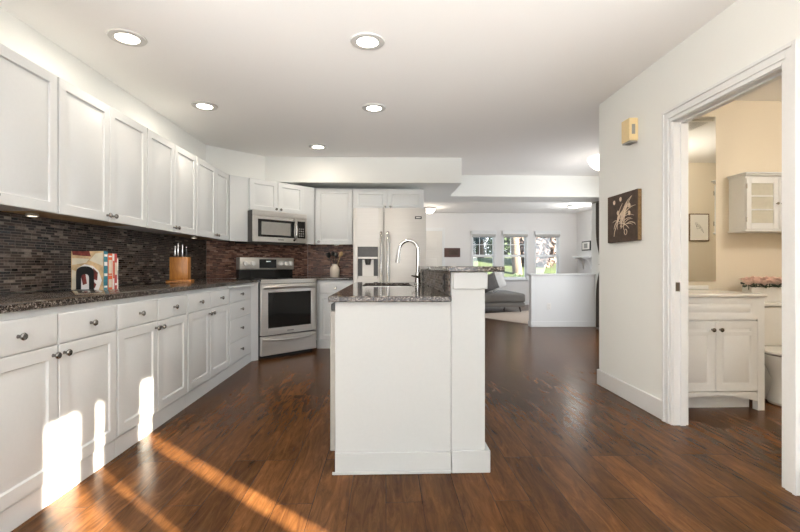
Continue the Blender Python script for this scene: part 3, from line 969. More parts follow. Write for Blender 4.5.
# gooseneck faucet
t = thing('faucet', 'chrome gooseneck pull-down faucet arching over the island sink', 'faucet', (0.268, 3.80, 0.916))
MB().lathe([(0.030, 0), (0.030, 0.006), (0.024, 0.012), (0.021, 0.06), (0.021, 0.095), (0.016, 0.105)], (0, 0, 0), (0, 0, 1), 20).build('base', 'chrome', t)
pts = [(0, 0, 0.09), (0.002, 0, 0.18), (0.003, 0, 0.285)]
for i in range(1, 12):
    a_ = PI * i / 12
    pts.append((-0.077 + 0.080 * math.cos(a_), 0, 0.285 + 0.085 * math.sin(a_)))
pts += [(-0.158, 0, 0.28), (-0.161, 0, 0.255)]
MB().tube(pts, 0.0150, 14).build('spout', 'chrome', t)
MB().cyl((-0.161, 0, 0.256), (-0.172, 0, 0.180), 0.0155, 0.020, 16).build('spray_head', 'chrome', t)
MB().tube([(0.0, -0.018, 0.06), (-0.01, -0.045, 0.066), (-0.055, -0.065, 0.074)], [0.011, 0.008, 0.006], 10).build('lever', 'chrome', t)
# mosaic on the bar wall, facing the sink, and its two outlets
struct('trim_5', MB().box(-1.96, 0.0, -0.009, -0.001, 0.917, 1.039), 'mosaic_dark', (IX1, 2.355, 0), -PI / 2)
outlet('counter_outlet', 'dark outlet plate in the bar mosaic near the front corner of the island', (IX1 - 0.0095, 2.52, 0.978), -PI / 2, 'black', 0.072, 0.10, 'outlets on the bar mosaic')
outlet('counter_outlet', 'dark outlet plate in the bar mosaic just behind the faucet', (IX1 - 0.0095, 3.98, 0.978), -PI / 2, 'black', 0.072, 0.10, 'outlets on the bar mosaic')

# ================================================================== THINGS ON THE COUNTERS
CT = 0.9165
# cookbooks standing against the mosaic, spines to the room


def book(label, y0, y1, w, h, cover, spine_bits, x1=-1.83):
    t = thing('book', label, 'book', (x1, (y0 + y1) / 2, CT), 0, 'cookbooks on the counter')
    d = (y1 - y0) / 2 - 0.0006
    MB().box(-w, 0, -d, -d + 0.003, 0, h, 0.0008).box(-w, 0, d - 0.003, d, 0, h, 0.0008).box(-0.004, 0.0005, -d, d, 0, h, 0.0008).build('cover', cover, t)
    MB().box(-w + 0.004, -0.0045, -d + 0.0032, d - 0.0032, 0.004, h - 0.004).build('pages', 'paper', t)
    for m_, a, b in spine_bits:
        MB().box(0.0006, 0.0012, -d * 0.72, d * 0.72, a * h, b * h).build('spine_print', m_, t)
    return t, d


bk, d_ = book('large cookbook with a food photograph on its cover, black bookend before it', 2.975, 3.020, 0.205, 0.250, 'teal',
              [('paper', 0.05, 0.10), ('paper', 0.35, 0.42), ('cover_white', 0.62, 0.72), ('paper', 0.86, 0.92)])
pc = MB()
yc = -d_ - 0.0006
tris = [
    (0, [(-0.205, 0), (0, 0), (0, 0.25), (-0.205, 0.25)]),
    (3, [(-0.195, 0.225), (-0.08, 0.215), (-0.09, 0.25), (-0.2, 0.25)]),
    (1, [(-0.09, 0.19), (-0.005, 0.155), (-0.005, 0.24), (-0.05, 0.235)]),
    (1, [(-0.2, 0.16), (-0.11, 0.175), (-0.09, 0.2), (-0.2, 0.205)]),
    (2, [(-0.165, 0.14), (-0.12, 0.165), (-0.07, 0.155), (-0.03, 0.12), (-0.01, 0.06), (-0.03, 0.0), (-0.165, 0.0)]),
    (3, [(-0.065, 0.14), (-0.035, 0.11), (-0.04, 0.06), (-0.07, 0.07)]),
    (3, [(-0.06, 0.05), (-0.045, 0.035), (-0.055, 0.01), (-0.07, 0.02)]),
    (3, [(-0.145, 0.10), (-0.115, 0.105), (-0.105, 0.04), (-0.13, 0.03)]),
    (1, [(-0.20, 0.0), (-0.175, 0.0), (-0.175, 0.12), (-0.20, 0.13)]),
]
for q, (mi_, poly) in enumerate(tris):
    pc.mi = mi_
    pc.extrude_y(poly, yc - 0.00015 * (q + 1), yc)
pc.build('cover_picture', ['cover_tan', 'cover_pale', 'cover_white', 'cover_dark'], bk, smooth=False)
book('thick orange cookbook with pale print on the spine', 3.021, 3.070, 0.19, 0.236, 'orange', [('cover_pale', 0.05, 0.28), ('cover_pale', 0.38, 0.40), ('cover_pale', 0.44, 0.82), ('cover_white', 0.9, 0.94)])
book('white-spined cookbook between the orange and the red one', 3.071, 3.092, 0.185, 0.236, 'cover_white', [('orange', 0.3, 0.8)])
book('red cookbook at the far end of the row', 3.093, 3.122, 0.18, 0.236, 'red', [('cover_white', 0.1, 0.16), ('cover_pale', 0.4, 0.75)])
book('thin low white booklet behind the red cookbook', 3.124, 3.136, 0.16, 0.205, 'paper', [('mid_grey', 0.3, 0.6)])
t = thing('bookend', 'black arched metal bookend in front of the large cookbook', 'bookend', (-1.945, 2.9735, CT), 0)
arch = []
for i in range(13):
    a_ = PI * i / 12
    arch.append((0.056 * math.cos(a_) * 1.0, 0.10 + 0.052 * math.sin(a_) ** 0.6))
inner = [(0.026 * math.cos(PI * i / 12), 0.072 + 0.03 * math.sin(PI * i / 12) ** 0.7) for i in range(13)]
poly = [(0.056, 0.0)] + arch + [(-0.056, 0.0), (-0.026, 0.0)] + list(reversed(inner)) + [(0.026, 0.0)]
mb = MB()
# outline with an arched cut: build as a strip between outer and inner curves
outer_pts = [(0.056, 0.0)] + arch + [(-0.056, 0.0)]
inner_pts = [(0.026, 0.0)] + inner + [(-0.026, 0.0)]
for (a, b), (c_, d2) in zip(zip(outer_pts, outer_pts[1:]), zip(inner_pts, inner_pts[1:])):
    mb.extrude_y([a, b, d2, c_], -0.0035, -0.0005)
mb.build('arch_plate', 'black', t)
MB().box(-0.056, 0.056, -0.11, -0.001, 0, 0.002).build('foot_plate', 'black', t)

# knife block
t = thing('knife_block', 'wide wooden knife block on a board beside the left wall', 'knife block', (-1.90, 4.22, CT), math.radians(12))
MB().box(-0.105, 0.105, -0.085, 0.085, 0, 0.026, 0.004).build('base', 'knife_wood', t)
MB().prism([(-0.078, -0.062), (0.078, -0.062), (0.078, 0.062), (-0.078, 0.062)], 0.0265, 0.235, 0.004).build('block', 'knife_wood', t)
kl = ['knife with silver handle in the wooden block, nearest the tiled wall', 'tall silver knife handle second from the tiled wall in the block',
      'silver knife handle second from the room side in the wooden block', 'short dark-ended knife handle at the room side of the block']
for i, (kx, kh) in enumerate(((-0.052, 0.105), (-0.025, 0.13), (0.015, 0.115), (0.05, 0.085))):
    kt = thing('knife', kl[i], 'knife', (t.location.x + kx, t.location.y + 0.01, CT + 0.236), math.radians(12), 'knives in the block')
    MB().prism([(-0.007, -0.011), (0.007, -0.011), (0.007, 0.011), (-0.007, 0.011)], 0.0, kh, 0.004).build('handle', 'chrome' if i < 3 else 'black', kt)
    MB().prism([(-0.008, -0.012), (0.008, -0.012), (0.008, 0.012), (-0.008, 0.012)], kh, kh + 0.012, 0.003).build('end_cap', 'black' if i < 3 else 'chrome', kt)

# crock with utensils
crx, cry = -0.705, 6.22
t = thing('utensil_crock', 'cream stoneware crock of utensils on the counter beside the refrigerator', 'crock', (crx, cry, CT), 0)
MB().lathe([(0.058, 0), (0.064, 0.01), (0.066, 0.10), (0.060, 0.135), (0.042, 0.155), (0.040, 0.175), (0.044, 0.182), (0.036, 0.182), (0.034, 0.16), (0.05, 0.13), (0.055, 0.02), (0, 0.02)], (0, 0, 0), (0, 0, 1), 28).build('jar', 'crock', t)
ut = [('spatula', 'black spatula leaning to the left in the cream crock', 'spatula', -0.085, 'black', 'flat'),
      ('ladle', 'black ladle standing upright in the cream crock', 'ladle', -0.03, 'black', 'bowl'),
      ('serving_spoon', 'black spoon in the middle of the cream crock', 'spoon', 0.02, 'dark_grey', 'bowl'),
      ('wooden_spoon', 'pale wooden spoon leaning to the right in the crock', 'spoon', 0.085, 'spoon_wood', 'bowl')]
for i, (nm, lb, ct_, lean, mt, hd) in enumerate(ut):
    u = thing(nm, lb, ct_, (crx, cry, CT + 0.03), 0, 'utensils in the crock')
    yo = (-0.012, 0.012, -0.004, 0.008)[i]
    b0, b1 = Vector((-lean * 0.15, yo, 0)), Vector((lean * 0.85, yo * 1.4, 0.235 + 0.02 * (i % 2)))
    MB().tube([b0, (b0 + b1) / 2, b1], [0.005, 0.0055, 0.006], 8).build('handle', mt, u)
    dr_ = (b1 - b0).normalized()
    if hd == 'flat':
        mb = MB().tube([b1 - dr_ * 0.002, b1 + dr_ * 0.02, b1 + dr_ * 0.07, b1 + dr_ * 0.075], [0.006, 0.036, 0.042, 0.036], 10, 0.18)
    else:
        mb = MB().tube([b1 - dr_ * 0.002, b1 + dr_ * 0.015, b1 + dr_ * 0.04, b1 + dr_ * 0.062, b1 + dr_ * 0.07], [0.006, 0.027, 0.035, 0.022, 0.004], 12, 0.4)
    mb.build('head', mt, u)

# ================================================================== LIGHT FIXTURES
WARM = (1.0, 0.89, 0.74)
cans = [(-1.65, 2.925, 'recessed ceiling light nearest the wall cabinets at the front of the kitchen'),
        (-0.12, 2.925, 'recessed ceiling light in front, above the near end of the island'),
        (-1.65, 4.15, 'recessed ceiling light above the counter by the knife block'),
        (-0.11, 4.15, 'recessed ceiling light above the island sink'),
        (-0.83, 5.526, 'small recessed ceiling light closest to the stove corner')]
for x, y, lb in cans:
    t = thing('recessed_light', lb, 'ceiling light', (x, y, CZ - 0.012), 0, 'recessed kitchen lights')
    MB().lathe([(0.072, 0.0115), (0.070, 0.002), (0.088, 0.0), (0.108, 0.003), (0.113, 0.0115)], (0, 0, 0), (0, 0, 1), 36).build('trim_ring', 'ring', t)
    MB().lathe([(0.0, 0.004), (0.069, 0.004), (0.069, 0.0115), (0, 0.0115)], (0, 0, 0), (0, 0, 1), 32).build('lens', 'lamp', t)
    light('recessed_lamp', 'AREA', (0, 0, -0.004), 3.4, WARM, (0, 0, 0), 0.13, parent=t)

pl = [(-2.08, 2.713, 0, 'small lit puck light under the cabinet at the left edge'),
      (-2.02, 4.80, 0, 'small lit puck light under the cabinet beyond the knife block'),
      (-0.70, 6.40, 0, 'small lit puck light under the cabinet above the utensil crock')]
for x, y, r, lb in pl:
    t = thing('puck_light', lb, 'cabinet light', (x, y, 1.362), 0, 'under-cabinet puck lights')
    MB().lathe([(0.032, 0.0145), (0.034, 0.004), (0.030, 0.0), (0.026, 0.0), (0.026, 0.0145)], (0, 0, 0), (0, 0, 1), 24).build('rim', 'steel', t)
    MB().lathe([(0.0, 0.002), (0.0255, 0.002), (0.0255, 0.014), (0, 0.014)], (0, 0, 0), (0, 0, 1), 20).build('lens', 'puck', t)


def flush_light(name, label, loc, r, energy, depth=0.11, rim='knob', col=WARM):
    t = thing(name, label, 'ceiling light', (loc[0], loc[1], CZ - 0.001 - depth - 0.03))
    MB().lathe([(r * 0.7, depth + 0.03), (r * 1.04, depth + 0.026), (r * 1.06, depth), (r * 1.0, depth - 0.004)], (0, 0, 0), (0, 0, 1), 32).build('rim', rim, t)
    prof = [(0.0, 0.0)] + [(r * math.sin(a_), depth * (1 - math.cos(a_))) for a_ in [PI / 2 * i / 10 for i in range(1, 11)]]
    MB().lathe(prof, (0, 0, -0.005), (0, 0, 1), 32).build('glass_bowl', 'lamp_glass', t)
    light(name + '_lamp', 'POINT', (0, 0, -0.06), energy, col, parent=t, shadow_soft_size=0.08)
    return t


flush_light('hall_light', 'domed flush ceiling light with a dark rim by the front door', (1.08, 11.2), 0.15, 10)
flush_light('dining_light', 'large opal glass bowl ceiling light peeking out behind the right wall corner', (3.00, 5.95), 0.26, 9, 0.15, 'lamp_glass', (1.0, 0.93, 0.84))
flush_light('living_light', 'shallow lit ceiling light in the living room near the far corner', (4.52, 10.7), 0.14, 12, 0.03, 'trim', (1.0, 0.95, 0.88))

# ================================================================== RIGHT WALL
t = thing('door_chime', 'cream plastic door chime box high on the right wall', 'door chime', (XR - 0.0005, 3.44, 2.02), -PI / 2)
MB().box(-0.058, 0.058, -0.070, 0.0, 0.012, 0.185, 0.004).build('box', 'cream_plastic', t)
MB().prism([(-0.052, -0.064), (0.052, -0.064), (0.052, -0.006), (-0.052, -0.006)], 0.0, 0.012).build('speaker_slot', 'mid_grey', t)
# side grille faces the kitchen entry
MB().box(0.0582, 0.0592, -0.050, -0.024, 0.06, 0.135).build('grille', 'mid_grey', t)

t = thing('wall_art', 'square dark brown canvas with a cream spray of flowers on the right wall', 'artwork', (XR - 0.0005, 3.566, 1.265), -PI / 2)
MB().box(-0.228, 0.228, -0.030, 0.0, 0, 0.39, 0.003).build('canvas', 'canvas', t)
MB().box(0.2285, 0.231, -0.029, -0.0005, 0.002, 0.388).build('edge', 'gold', t)
MB().box(-0.231, -0.2285, -0.029, -0.0005, 0.002, 0.388).build('edge', 'gold', t)
st = MB()
rs = random.Random(3)
base_pt = Vector((-0.06, 0, 0.09))
for i in range(20):
    a_ = math.radians(20 + 95 * i / 19 + rs.uniform(-5, 5))
    ln = rs.uniform(0.13, 0.24)
    start = base_pt + Vector((rs.uniform(-0.09, 0.12), 0, rs.uniform(0.0, 0.09)))
    pts = []
    for q in range(6):
        s = q / 5
        aa = a_ - 0.55 * s
        pts.append((start.x + ln * s * math.cos(aa), -0.0315, start.z + ln * s * math.sin(aa)))
    pts = [(max(-0.205, min(0.205, p[0])), p[1], min(0.365, p[2])) for p in pts]
    st.tube(pts, [0.0015, 0.003, 0.004, 0.0035, 0.0025, 0.0012], 6, 0.6)
for bx, bz in ((-0.12, 0.33), (-0.02, 0.345), (0.02, 0.22), (0.11, 0.28), (0.11, 0.22), (-0.06, 0.24)):
    st.lathe([(0.0, 0.004), (0.014, 0.003), (0.019, 0.0), (0.0, 0.0)], (bx, -0.030, bz), (0, -1, 0), 10)
ring = [(0.06 + 0.02 * math.cos(q * PI / 8), -0.0315, 0.075 + 0.022 * math.sin(q * PI / 8)) for q in range(17)]
st.tube(ring, 0.0022, 6)
st.tube([(-0.12, -0.0315, 0.05), (-0.11, -0.0315, 0.09), (-0.07, -0.0315, 0.15), (0, -0.0315, 0.24)], 0.0028, 6)
st.build('flower_spray', 'cream_paint', t)

# ================================================================== BATHROOM
vx0, vx1, vy0, vy1 = 2.065, 2.805, 3.25, 3.862
t = thing('bathroom_vanity', 'white two-door vanity with arched apron seen through the doorway', 'vanity', ((vx0 + vx1) / 2, vy0, 0))
w2 = (vx1 - vx0) / 2
MB().box(-w2, w2, 0.02, vy1 - vy0, 0.10, 0.84).build('body', 'trim', t)
for s in (-1, 1):
    a, b = sorted((s * w2, s * (w2 - 0.05)))
    MB().box(a, b, 0.0, 0.019, 0.0, 0.84).box(a, b, 0.0191, 0.05, 0.0, 0.10).build('leg', 'trim', t)
    MB().box(a, b, 0.56, 0.61, 0, 0.10).build('leg', 'trim', t)
MB().panel(-w2 + 0.051, w2 - 0.051, 0.675, 0.838, 0.0, 0.019, [(0, 0), (0.035, 0), (0.045, 0.006), (0.052, 0.006), (0.06, 0.002)]).build('false_drawer', 'trim', t)
PR = [(0, 0.002), (0.002, 0), (0.045, 0), (0.055, 0.007), (0.062, 0.007), (0.072, 0.002)]
for s in (-1, 1):
    a, b = sorted((s * 0.002, s * (w2 - 0.052)))
    dd = MB().panel(a, b, 0.145, 0.662, -0.002, 0.021, PR).build('door', 'trim', t)
    MB().box(a + 0.046, b - 0.046, -0.0015, 0.006, 0.555, 0.585, 0.002).build('mid_rail', 'trim', dd)
    MB().lathe([(0.008, 0), (0.006, 0.012), (0.015, 0.02), (0.015, 0.026), (0, 0.032)], (s * 0.03, -0.002, 0.60), (0, -1, 0), 16).build('knob', 'knob', dd)
ap = [(-w2 + 0.051, 0.135), (-w2 + 0.051, 0.07)] + [(x_, 0.07 + 0.045 * math.cos(x_ / (w2 - 0.06) * PI / 2)) for x_ in [(-w2 + 0.06) + (2 * w2 - 0.12) * i / 14 for i in range(15)]] + [(w2 - 0.051, 0.07), (w2 - 0.051, 0.135)]
mb = MB()
top_ = 0.137
bot = ap[1:-1]
for (a, b) in zip(bot, bot[1:]):
    mb.extrude_y([a, b, (b[0], top_), (a[0], top_)], 0.004, 0.02)
mb.build('apron', 'trim', t)
MB().box(-w2 + 0.052, w2 - 0.052, 0.08, 0.1, 0.0, 0.10).build('kick_board', 'trim', t)
t = thing('vanity_top', 'white cultured-marble vanity top with backsplash lip', 'countertop', ((vx0 + vx1) / 2, vy0, 0.841))
MB().box(-w2 - 0.005, w2 + 0.012, -0.015, vy1 - vy0, 0, 0.024, 0.005).build('slab', 'porcelain', t)
MB().box(-w2 - 0.005, w2 + 0.012, vy1 - vy0 - 0.02, vy1 - vy0, 0.0245, 0.06, 0.004).build('backsplash', 'porcelain', t)
t = thing('mirror', 'tall frameless mirror above the vanity', 'mirror', (2.47, 3.868, 0.935))
MB().box(-0.42, 0.43, 0.0, 0.010, 0, 1.45, 0.002).build('glass', 'mirror', t)
# wall cabinet above the toilet
t = thing('bathroom_cabinet', 'small white wall cabinet with glass door panes above the toilet', 'cabinet', (3.022, 3.70, 1.36))
W_ = 0.56
mb = MB().box(0, 0.016, 0, 0.178, 0.018, 0.455).box(W_ - 0.016, W_, 0, 0.178, 0.018, 0.455).box(0.016, W_ - 0.016, 0.168, 0.178, 0.018, 0.455)
mb.box(-0.012, W_ + 0.012, -0.018, 0.178, 0, 0.018, 0.003).box(0.0, W_, 0.0, 0.178, 0.455, 0.470)
mb.build('body', 'trim', t)
MB().box(-0.010, W_ + 0.010, -0.026, 0.178, 0.470, 0.482, 0.003).box(-0.020, W_ + 0.020, -0.036, 0.178, 0.482, 0.497, 0.004).build('crown', 'trim', t)
MB().box(0.017, W_ - 0.017, 0.01, 0.165, 0.165, 0.175).box(0.017, W_ - 0.017, 0.01, 0.165, 0.305, 0.315).build('shelf', 'trim', t)
for s, (a, b) in enumerate(((0.002, W_ / 2 - 0.002), (W_ / 2 + 0.002, W_ - 0.002))):
    fm = MB()
    r_ = 0.042
    fm.box(a, a + r_, -0.019, -0.001, 0.020, 0.453, 0.002).box(b - r_, b, -0.019, -0.001, 0.020, 0.453, 0.002)
    fm.box(a + r_, b - r_, -0.019, -0.001, 0.020, 0.072, 0.002).box(a + r_, b - r_, -0.019, -0.001, 0.405, 0.453, 0.002)
    fm.box(a + r_, b - r_, -0.017, -0.003, 0.178, 0.19).box(a + r_, b - r_, -0.017, -0.003, 0.292, 0.304)
    dd = fm.build('door', 'trim', t)
    MB().box(a + r_, b - r_, -0.011, -0.008, 0.072, 0.405).build('pane', 'cab_glass', dd)
    kx = b - 0.02 if s == 0 else a + 0.02
    MB().lathe([(0.005, 0), (0.005, 0.01), (0.011, 0.016), (0.011, 0.02), (0, 0.024)], (kx, -0.019, 0.235), (0, -1, 0), 14).build('knob', 'knob', dd)
    if s == 0:
        MB().cyl((0.0005, -0.021, 0.08), (0.0005, -0.021, 0.12), 0.004).cyl((0.0005, -0.021, 0.36), (0.0005, -0.021, 0.40), 0.004).build('hinge', 'chrome', dd)
# toilet
tx = 3.135
t = thing('toilet', 'white toilet standing beside the vanity', 'toilet', (tx, 3.60, 0))
MB().box(-0.225, 0.225, 0.03, 0.245, 0.40, 0.735, 0.02, 3).build('tank', 'porcelain', t)
MB().box(-0.235, 0.235, 0.015, 0.255, 0.736, 0.768, 0.008, 2).build('tank_lid', 'porcelain', t)
MB().lathe([(0.0, 0), (0.135, 0), (0.145, 0.02), (0.125, 0.10), (0.115, 0.18), (0.14, 0.26), (0.185, 0.35), (0.20, 0.385), (0.15, 0.385), (0.10, 0.28), (0.0, 0.25)], (0, -0.20, 0.0), (0, 0, 1), 28, 1.0, 1.0).box(-0.11, 0.11, -0.2, 0.20, 0.0, 0.38, 0.03, 3).build('bowl', 'porcelain', t)
MB().lathe([(0.0, 0.0), (0.195, 0.0), (0.208, 0.010), (0.205, 0.022), (0.0, 0.028)], (0, -0.20, 0.392), (0, 0, 1), 28).box(-0.14, 0.14, -0.12, 0.02, 0.392, 0.415, 0.01, 2).build('seat', 'porcelain', t)
MB().tube([(-0.17, 0.03, 0.67), (-0.17, 0.0, 0.67), (-0.10, -0.012, 0.665)], [0.009, 0.008, 0.006], 8).build('flush_lever', 'chrome', t)
# roses in a planter on the tank
pz = 0.7685
t = thing('flower_planter', 'white ceramic box planter of roses on the toilet tank lid', 'planter', (tx + 0.12, 3.73, pz))
mb = MB().box(-0.19, 0.19, -0.055, 0.055, 0.0, 0.012, 0.003)
mb.box(-0.19, 0.19, -0.055, -0.045, 0.012, 0.125, 0.003).box(-0.19, 0.19, 0.045, 0.055, 0.012, 0.125, 0.003).box(-0.19, -0.18, -0.045, 0.045, 0.012, 0.125).box(0.18, 0.19, -0.045, 0.045, 0.012, 0.125)
mb.build('box', 'porcelain', t)
MB().box(-0.178, 0.178, -0.044, 0.044, 0.013, 0.10).build('foam', 'leaf', t)


def make_rose(label, loc, seed, r):
    rr_ = random.Random(seed)
    t = thing('rose', label, 'flower', loc, rr_.uniform(0, 6), 'pink roses in the planter')
    mb = MB()
    for layer in range(4):
        n_ = 3 + layer
        rad = r * (0.25 + 0.25 * layer)
        for q in range(n_):
            a_ = 2 * PI * q / n_ + layer * 0.6
            tilt = 0.25 + 0.28 * layer
            grid = []
            for iu in range(5):
                row = []
                for iv in range(4):
                    u_ = (iu / 4 - 0.5) * 2 * PI / n_ * 1.15
                    v_ = iv / 3
                    rr2 = rad * (0.35 + 0.65 * math.sin(v_ * PI / 2)) * (1 + 0.25 * tilt * v_ * v_)
                    z_ = r * (0.1 + 1.2 * v_ - 0.5 * tilt * v_ * v_) - 0.1 * r * abs(iu - 2) * v_
                    row.append(mb.bm.verts.new((rr2 * math.cos(a_ + u_), rr2 * math.sin(a_ + u_), z_ + 0.050)))
                grid.append(row)
            for iu in range(4):
                for iv in range(3):
                    mb.bm.faces.new((grid[iu][iv], grid[iu + 1][iv], grid[iu + 1][iv + 1], grid[iu][iv + 1]))
    mb.build('bloom', 'rose', t)
    MB().tube([(0, 0, 0.011), (0.002, 0, 0.035), (0, 0, 0.06)], 0.003, 6).build('stem', 'leaf', t)
    lf = MB()
    for q in range(4):
        a_ = 2 * PI * q / 4 + rr_.uniform(-0.4, 0.4)
        c, s = math.cos(a_), math.sin(a_)
        def pt(u, v, z):
            return (u * c - v * s, u * s + v * c, z)
        lf.face([pt(0.004, 0, 0.045), pt(0.035, 0.024, 0.050), pt(0.054, 0, 0.030), pt(0.035, -0.024, 0.046)])
    lf.build('leaves', 'leaf', t)
    return t


rose_spots = [(-0.20, -0.03, 0.0), (-0.145, -0.045, 0.012), (-0.085, -0.04, -0.004), (-0.03, -0.045, 0.01), (0.03, -0.04, 0.0), (0.09, -0.045, 0.012), (0.15, -0.04, 0.0),
              (-0.17, 0.03, 0.022), (-0.115, 0.02, 0.03), (-0.055, 0.03, 0.024), (0.005, 0.025, 0.03), (0.065, 0.03, 0.026), (0.12, 0.025, 0.02)]
rl = ['pale pink rose at the end of the planter nearest the vanity, front row', 'second pale pink rose from the vanity end, front row of the planter', 'third pale pink rose from the vanity end, front row of the planter',
      'fourth pale pink rose from the vanity end, front row of the planter', 'fifth pale pink rose from the vanity end, front row of the planter', 'sixth pale pink rose from the vanity end, front row, beside the door casing', 'seventh front-row pale pink rose, behind the door casing',
      'back-row pale pink rose nearest the vanity end of the planter', 'second back-row pale pink rose from the vanity end', 'third back-row pale pink rose from the vanity end', 'fourth back-row pale pink rose from the vanity end', 'fifth back-row pale pink rose from the vanity end', 'sixth back-row pale pink rose, farthest from the vanity']
for i, (rx, ry, rz_) in enumerate(rose_spots):
    make_rose(rl[i], (tx + 0.12 + rx, 3.73 + ry, pz + 0.090 + rz_), i, 0.042)

# things the mirror shows: framed print on the facing wall and the ceiling vent
t = thing('framed_print', 'small framed print with sketchy lines, reflected in the vanity mirror', 'picture', (4.42, 1.5005, 1.42), PI)
MB().box(-0.145, 0.145, -0.018, 0.0, 0, 0.39, 0.002).build('frame', 'gold', t)
MB().box(-0.130, 0.130, -0.0195, -0.0182, 0.015, 0.375).build('print', 'paper', t)
sk = MB()
for q in range(4):
    sk.tube([(-0.06 + 0.03 * q, -0.0205, 0.12 + 0.03 * q), (-0.03 + 0.02 * q, -0.0205, 0.2 + 0.02 * q), (0.03 + 0.01 * q, -0.0205, 0.17 + 0.03 * q), (0.05, -0.0205, 0.24)], 0.002, 5)
sk.build('drawing', 'dark_grey', t)
t = thing('ceiling_vent', 'square bathroom ceiling vent, reflected at the top of the mirror', 'vent', (3.10, 3.20, CZ - 0.022))
MB().box(-0.16, 0.16, -0.16, 0.16, 0.0, 0.021, 0.006).build('cover', 'white_plastic', t)
gm = MB()
for q in range(9):
    gm.box(-0.13, 0.13, -0.13 + q * 0.03, -0.12 + q * 0.03, -0.001, 0.0)
gm.build('slats', 'mid_grey', t)
bl = thing('bathroom_light', 'lit glass globe ceiling light inside the bathroom, hidden from the doorway', 'ceiling light', (3.45, 2.30, CZ - 0.13))
MB().lathe([(0.07, 0.129), (0.07, 0.10), (0.0, 0.10)], (0, 0, 0), (0, 0, 1), 20).build('rim', 'chrome', bl)
MB().lathe([(0.0, 0.0), (0.07, 0.012), (0.11, 0.05), (0.10, 0.09), (0.06, 0.10)], (0, 0, 0), (0, 0, 1), 24).build('glass_bowl', 'lamp_glass', bl)
light('bathroom_lamp', 'POINT', (0, 0, -0.08), 28, (1.0, 0.94, 0.84), parent=bl, shadow_soft_size=0.12)

# ================================================================== DINING SIDE AND LIVING ROOM
t = thing('curtain', 'long taupe curtain tied back, hanging beyond the right wall corner', 'curtain', (3.638, 7.24, 0.02))
cm = MB()
nz, ny = 20, 44
grid = []
for iz in range(nz + 1):
    z = 2.13 * iz / nz
    pinch = math.exp(-((z - 1.10) / 0.28) ** 2)
    row = []
    for iy in range(ny + 1):
        s = iy / ny
        y = (s - 0.5) * (0.80 - 0.45 * pinch) + 0.12 * pinch
        x = 0.034 * math.sin(s * 9 * 2 * PI) * (1 - 0.5 * pinch) + 0.015 * pinch
        row.append(cm.bm.verts.new((x, y, z)))
    grid.append(row)
for iz in range(nz):
    for iy in range(ny):
        cm.bm.faces.new((grid[iz][iy], grid[iz][iy + 1], grid[iz + 1][iy + 1], grid[iz + 1][iy]))
o = cm.build('cloth', 'curtain', t)
sd = o.modifiers.new('thick', 'SOLIDIFY')
sd.thickness = 0.004
MB().tube([(0.075, 0.12 + 0.22 * math.cos(q * PI / 8), 1.08 + 0.0 * q) if False else (0.012 + 0.026 * math.cos(q * PI / 8), 0.12 + 0.225 * math.sin(q * PI / 8), 1.08) for q in range(17)], 0.012, 6).build('tieback', 'curtain', t)
t = thing('curtain_rod', 'dark curtain rod above the taupe curtain', 'curtain rod', (3.60, 6.6, 2.165))
MB().cyl((0, -1.9, 0.0), (0, 1.15, 0.0), 0.012).build('rod', 'knob', t)
for yy in (-1.8, 1.05):
    MB().cyl((0, yy, 0), (0.079, yy, 0), 0.008).build('bracket', 'knob', t)

# sofa with a chaise end, its low back toward the island
t = thing('sofa', 'grey upholstered sofa on dark tapered legs behind the island', 'sofa', (2.60, 11.0, 0))
MB().box(-0.60, 0.58, -0.80, 0.80, 0.13, 0.23, 0.02, 2).build('base', 'sofa', t)
MB().box(-0.42, 0.60, -0.80, 0.80, 0.232, 0.435, 0.05, 3).build('seat_cushion', 'sofa', t)
MB().box(-0.62, -0.425, -0.80, 0.80, 0.232, 0.80, 0.06, 3).build('backrest', 'sofa', t)
for sx_ in (-0.5, 0.48):
    for sy_ in (-0.70, 0.70):
        MB().cyl((sx_, sy_, 0.130), (sx_ + (0.03 if sx_ > 0 else -0.03), sy_, 0.0115), 0.022, 0.013, 12).build('leg', 'black', t)


def pillow(label, loc, rot, s, mat):
    t = thing('pillow', label, 'pillow', loc, 0, 'pillows on the sofa')
    t.rotation_euler = rot
    mb = MB()
    n_ = 10
    top, bot_ = {}, {}
    for i in range(n_ + 1):
        for j_ in range(n_ + 1):
            u, v = i / n_ * 2 - 1, j_ / n_ * 2 - 1
            h_ = 0.085 * (max(0, 1 - u ** 4) * max(0, 1 - v ** 4)) ** 0.6
            pinch = 1 - 0.06 * (1 - abs(u) ** 2) * abs(v) ** 6
            pinch2 = 1 - 0.06 * (1 - abs(v) ** 2) * abs(u) ** 6
            x_, z_ = u * s / 2 * pinch2, v * s / 2 * pinch + s / 2
            top[i, j_] = mb.bm.verts.new((x_, -h_, z_))
            edge = i in (0, n_) or j_ in (0, n_)
            bot_[i, j_] = top[i, j_] if edge else mb.bm.verts.new((x_, h_, z_))
    for i in range(n_):
        for j_ in range(n_):
            mb.bm.faces.new((top[i, j_], top[i + 1, j_], top[i + 1, j_ + 1], top[i, j_ + 1]))
            q_ = (bot_[i, j_], bot_[i, j_ + 1], bot_[i + 1, j_ + 1], bot_[i + 1, j_])
            try:
                mb.bm.faces.new(q_)
            except ValueError:
                pass
    mb.build('cushion', mat, t)
    return t


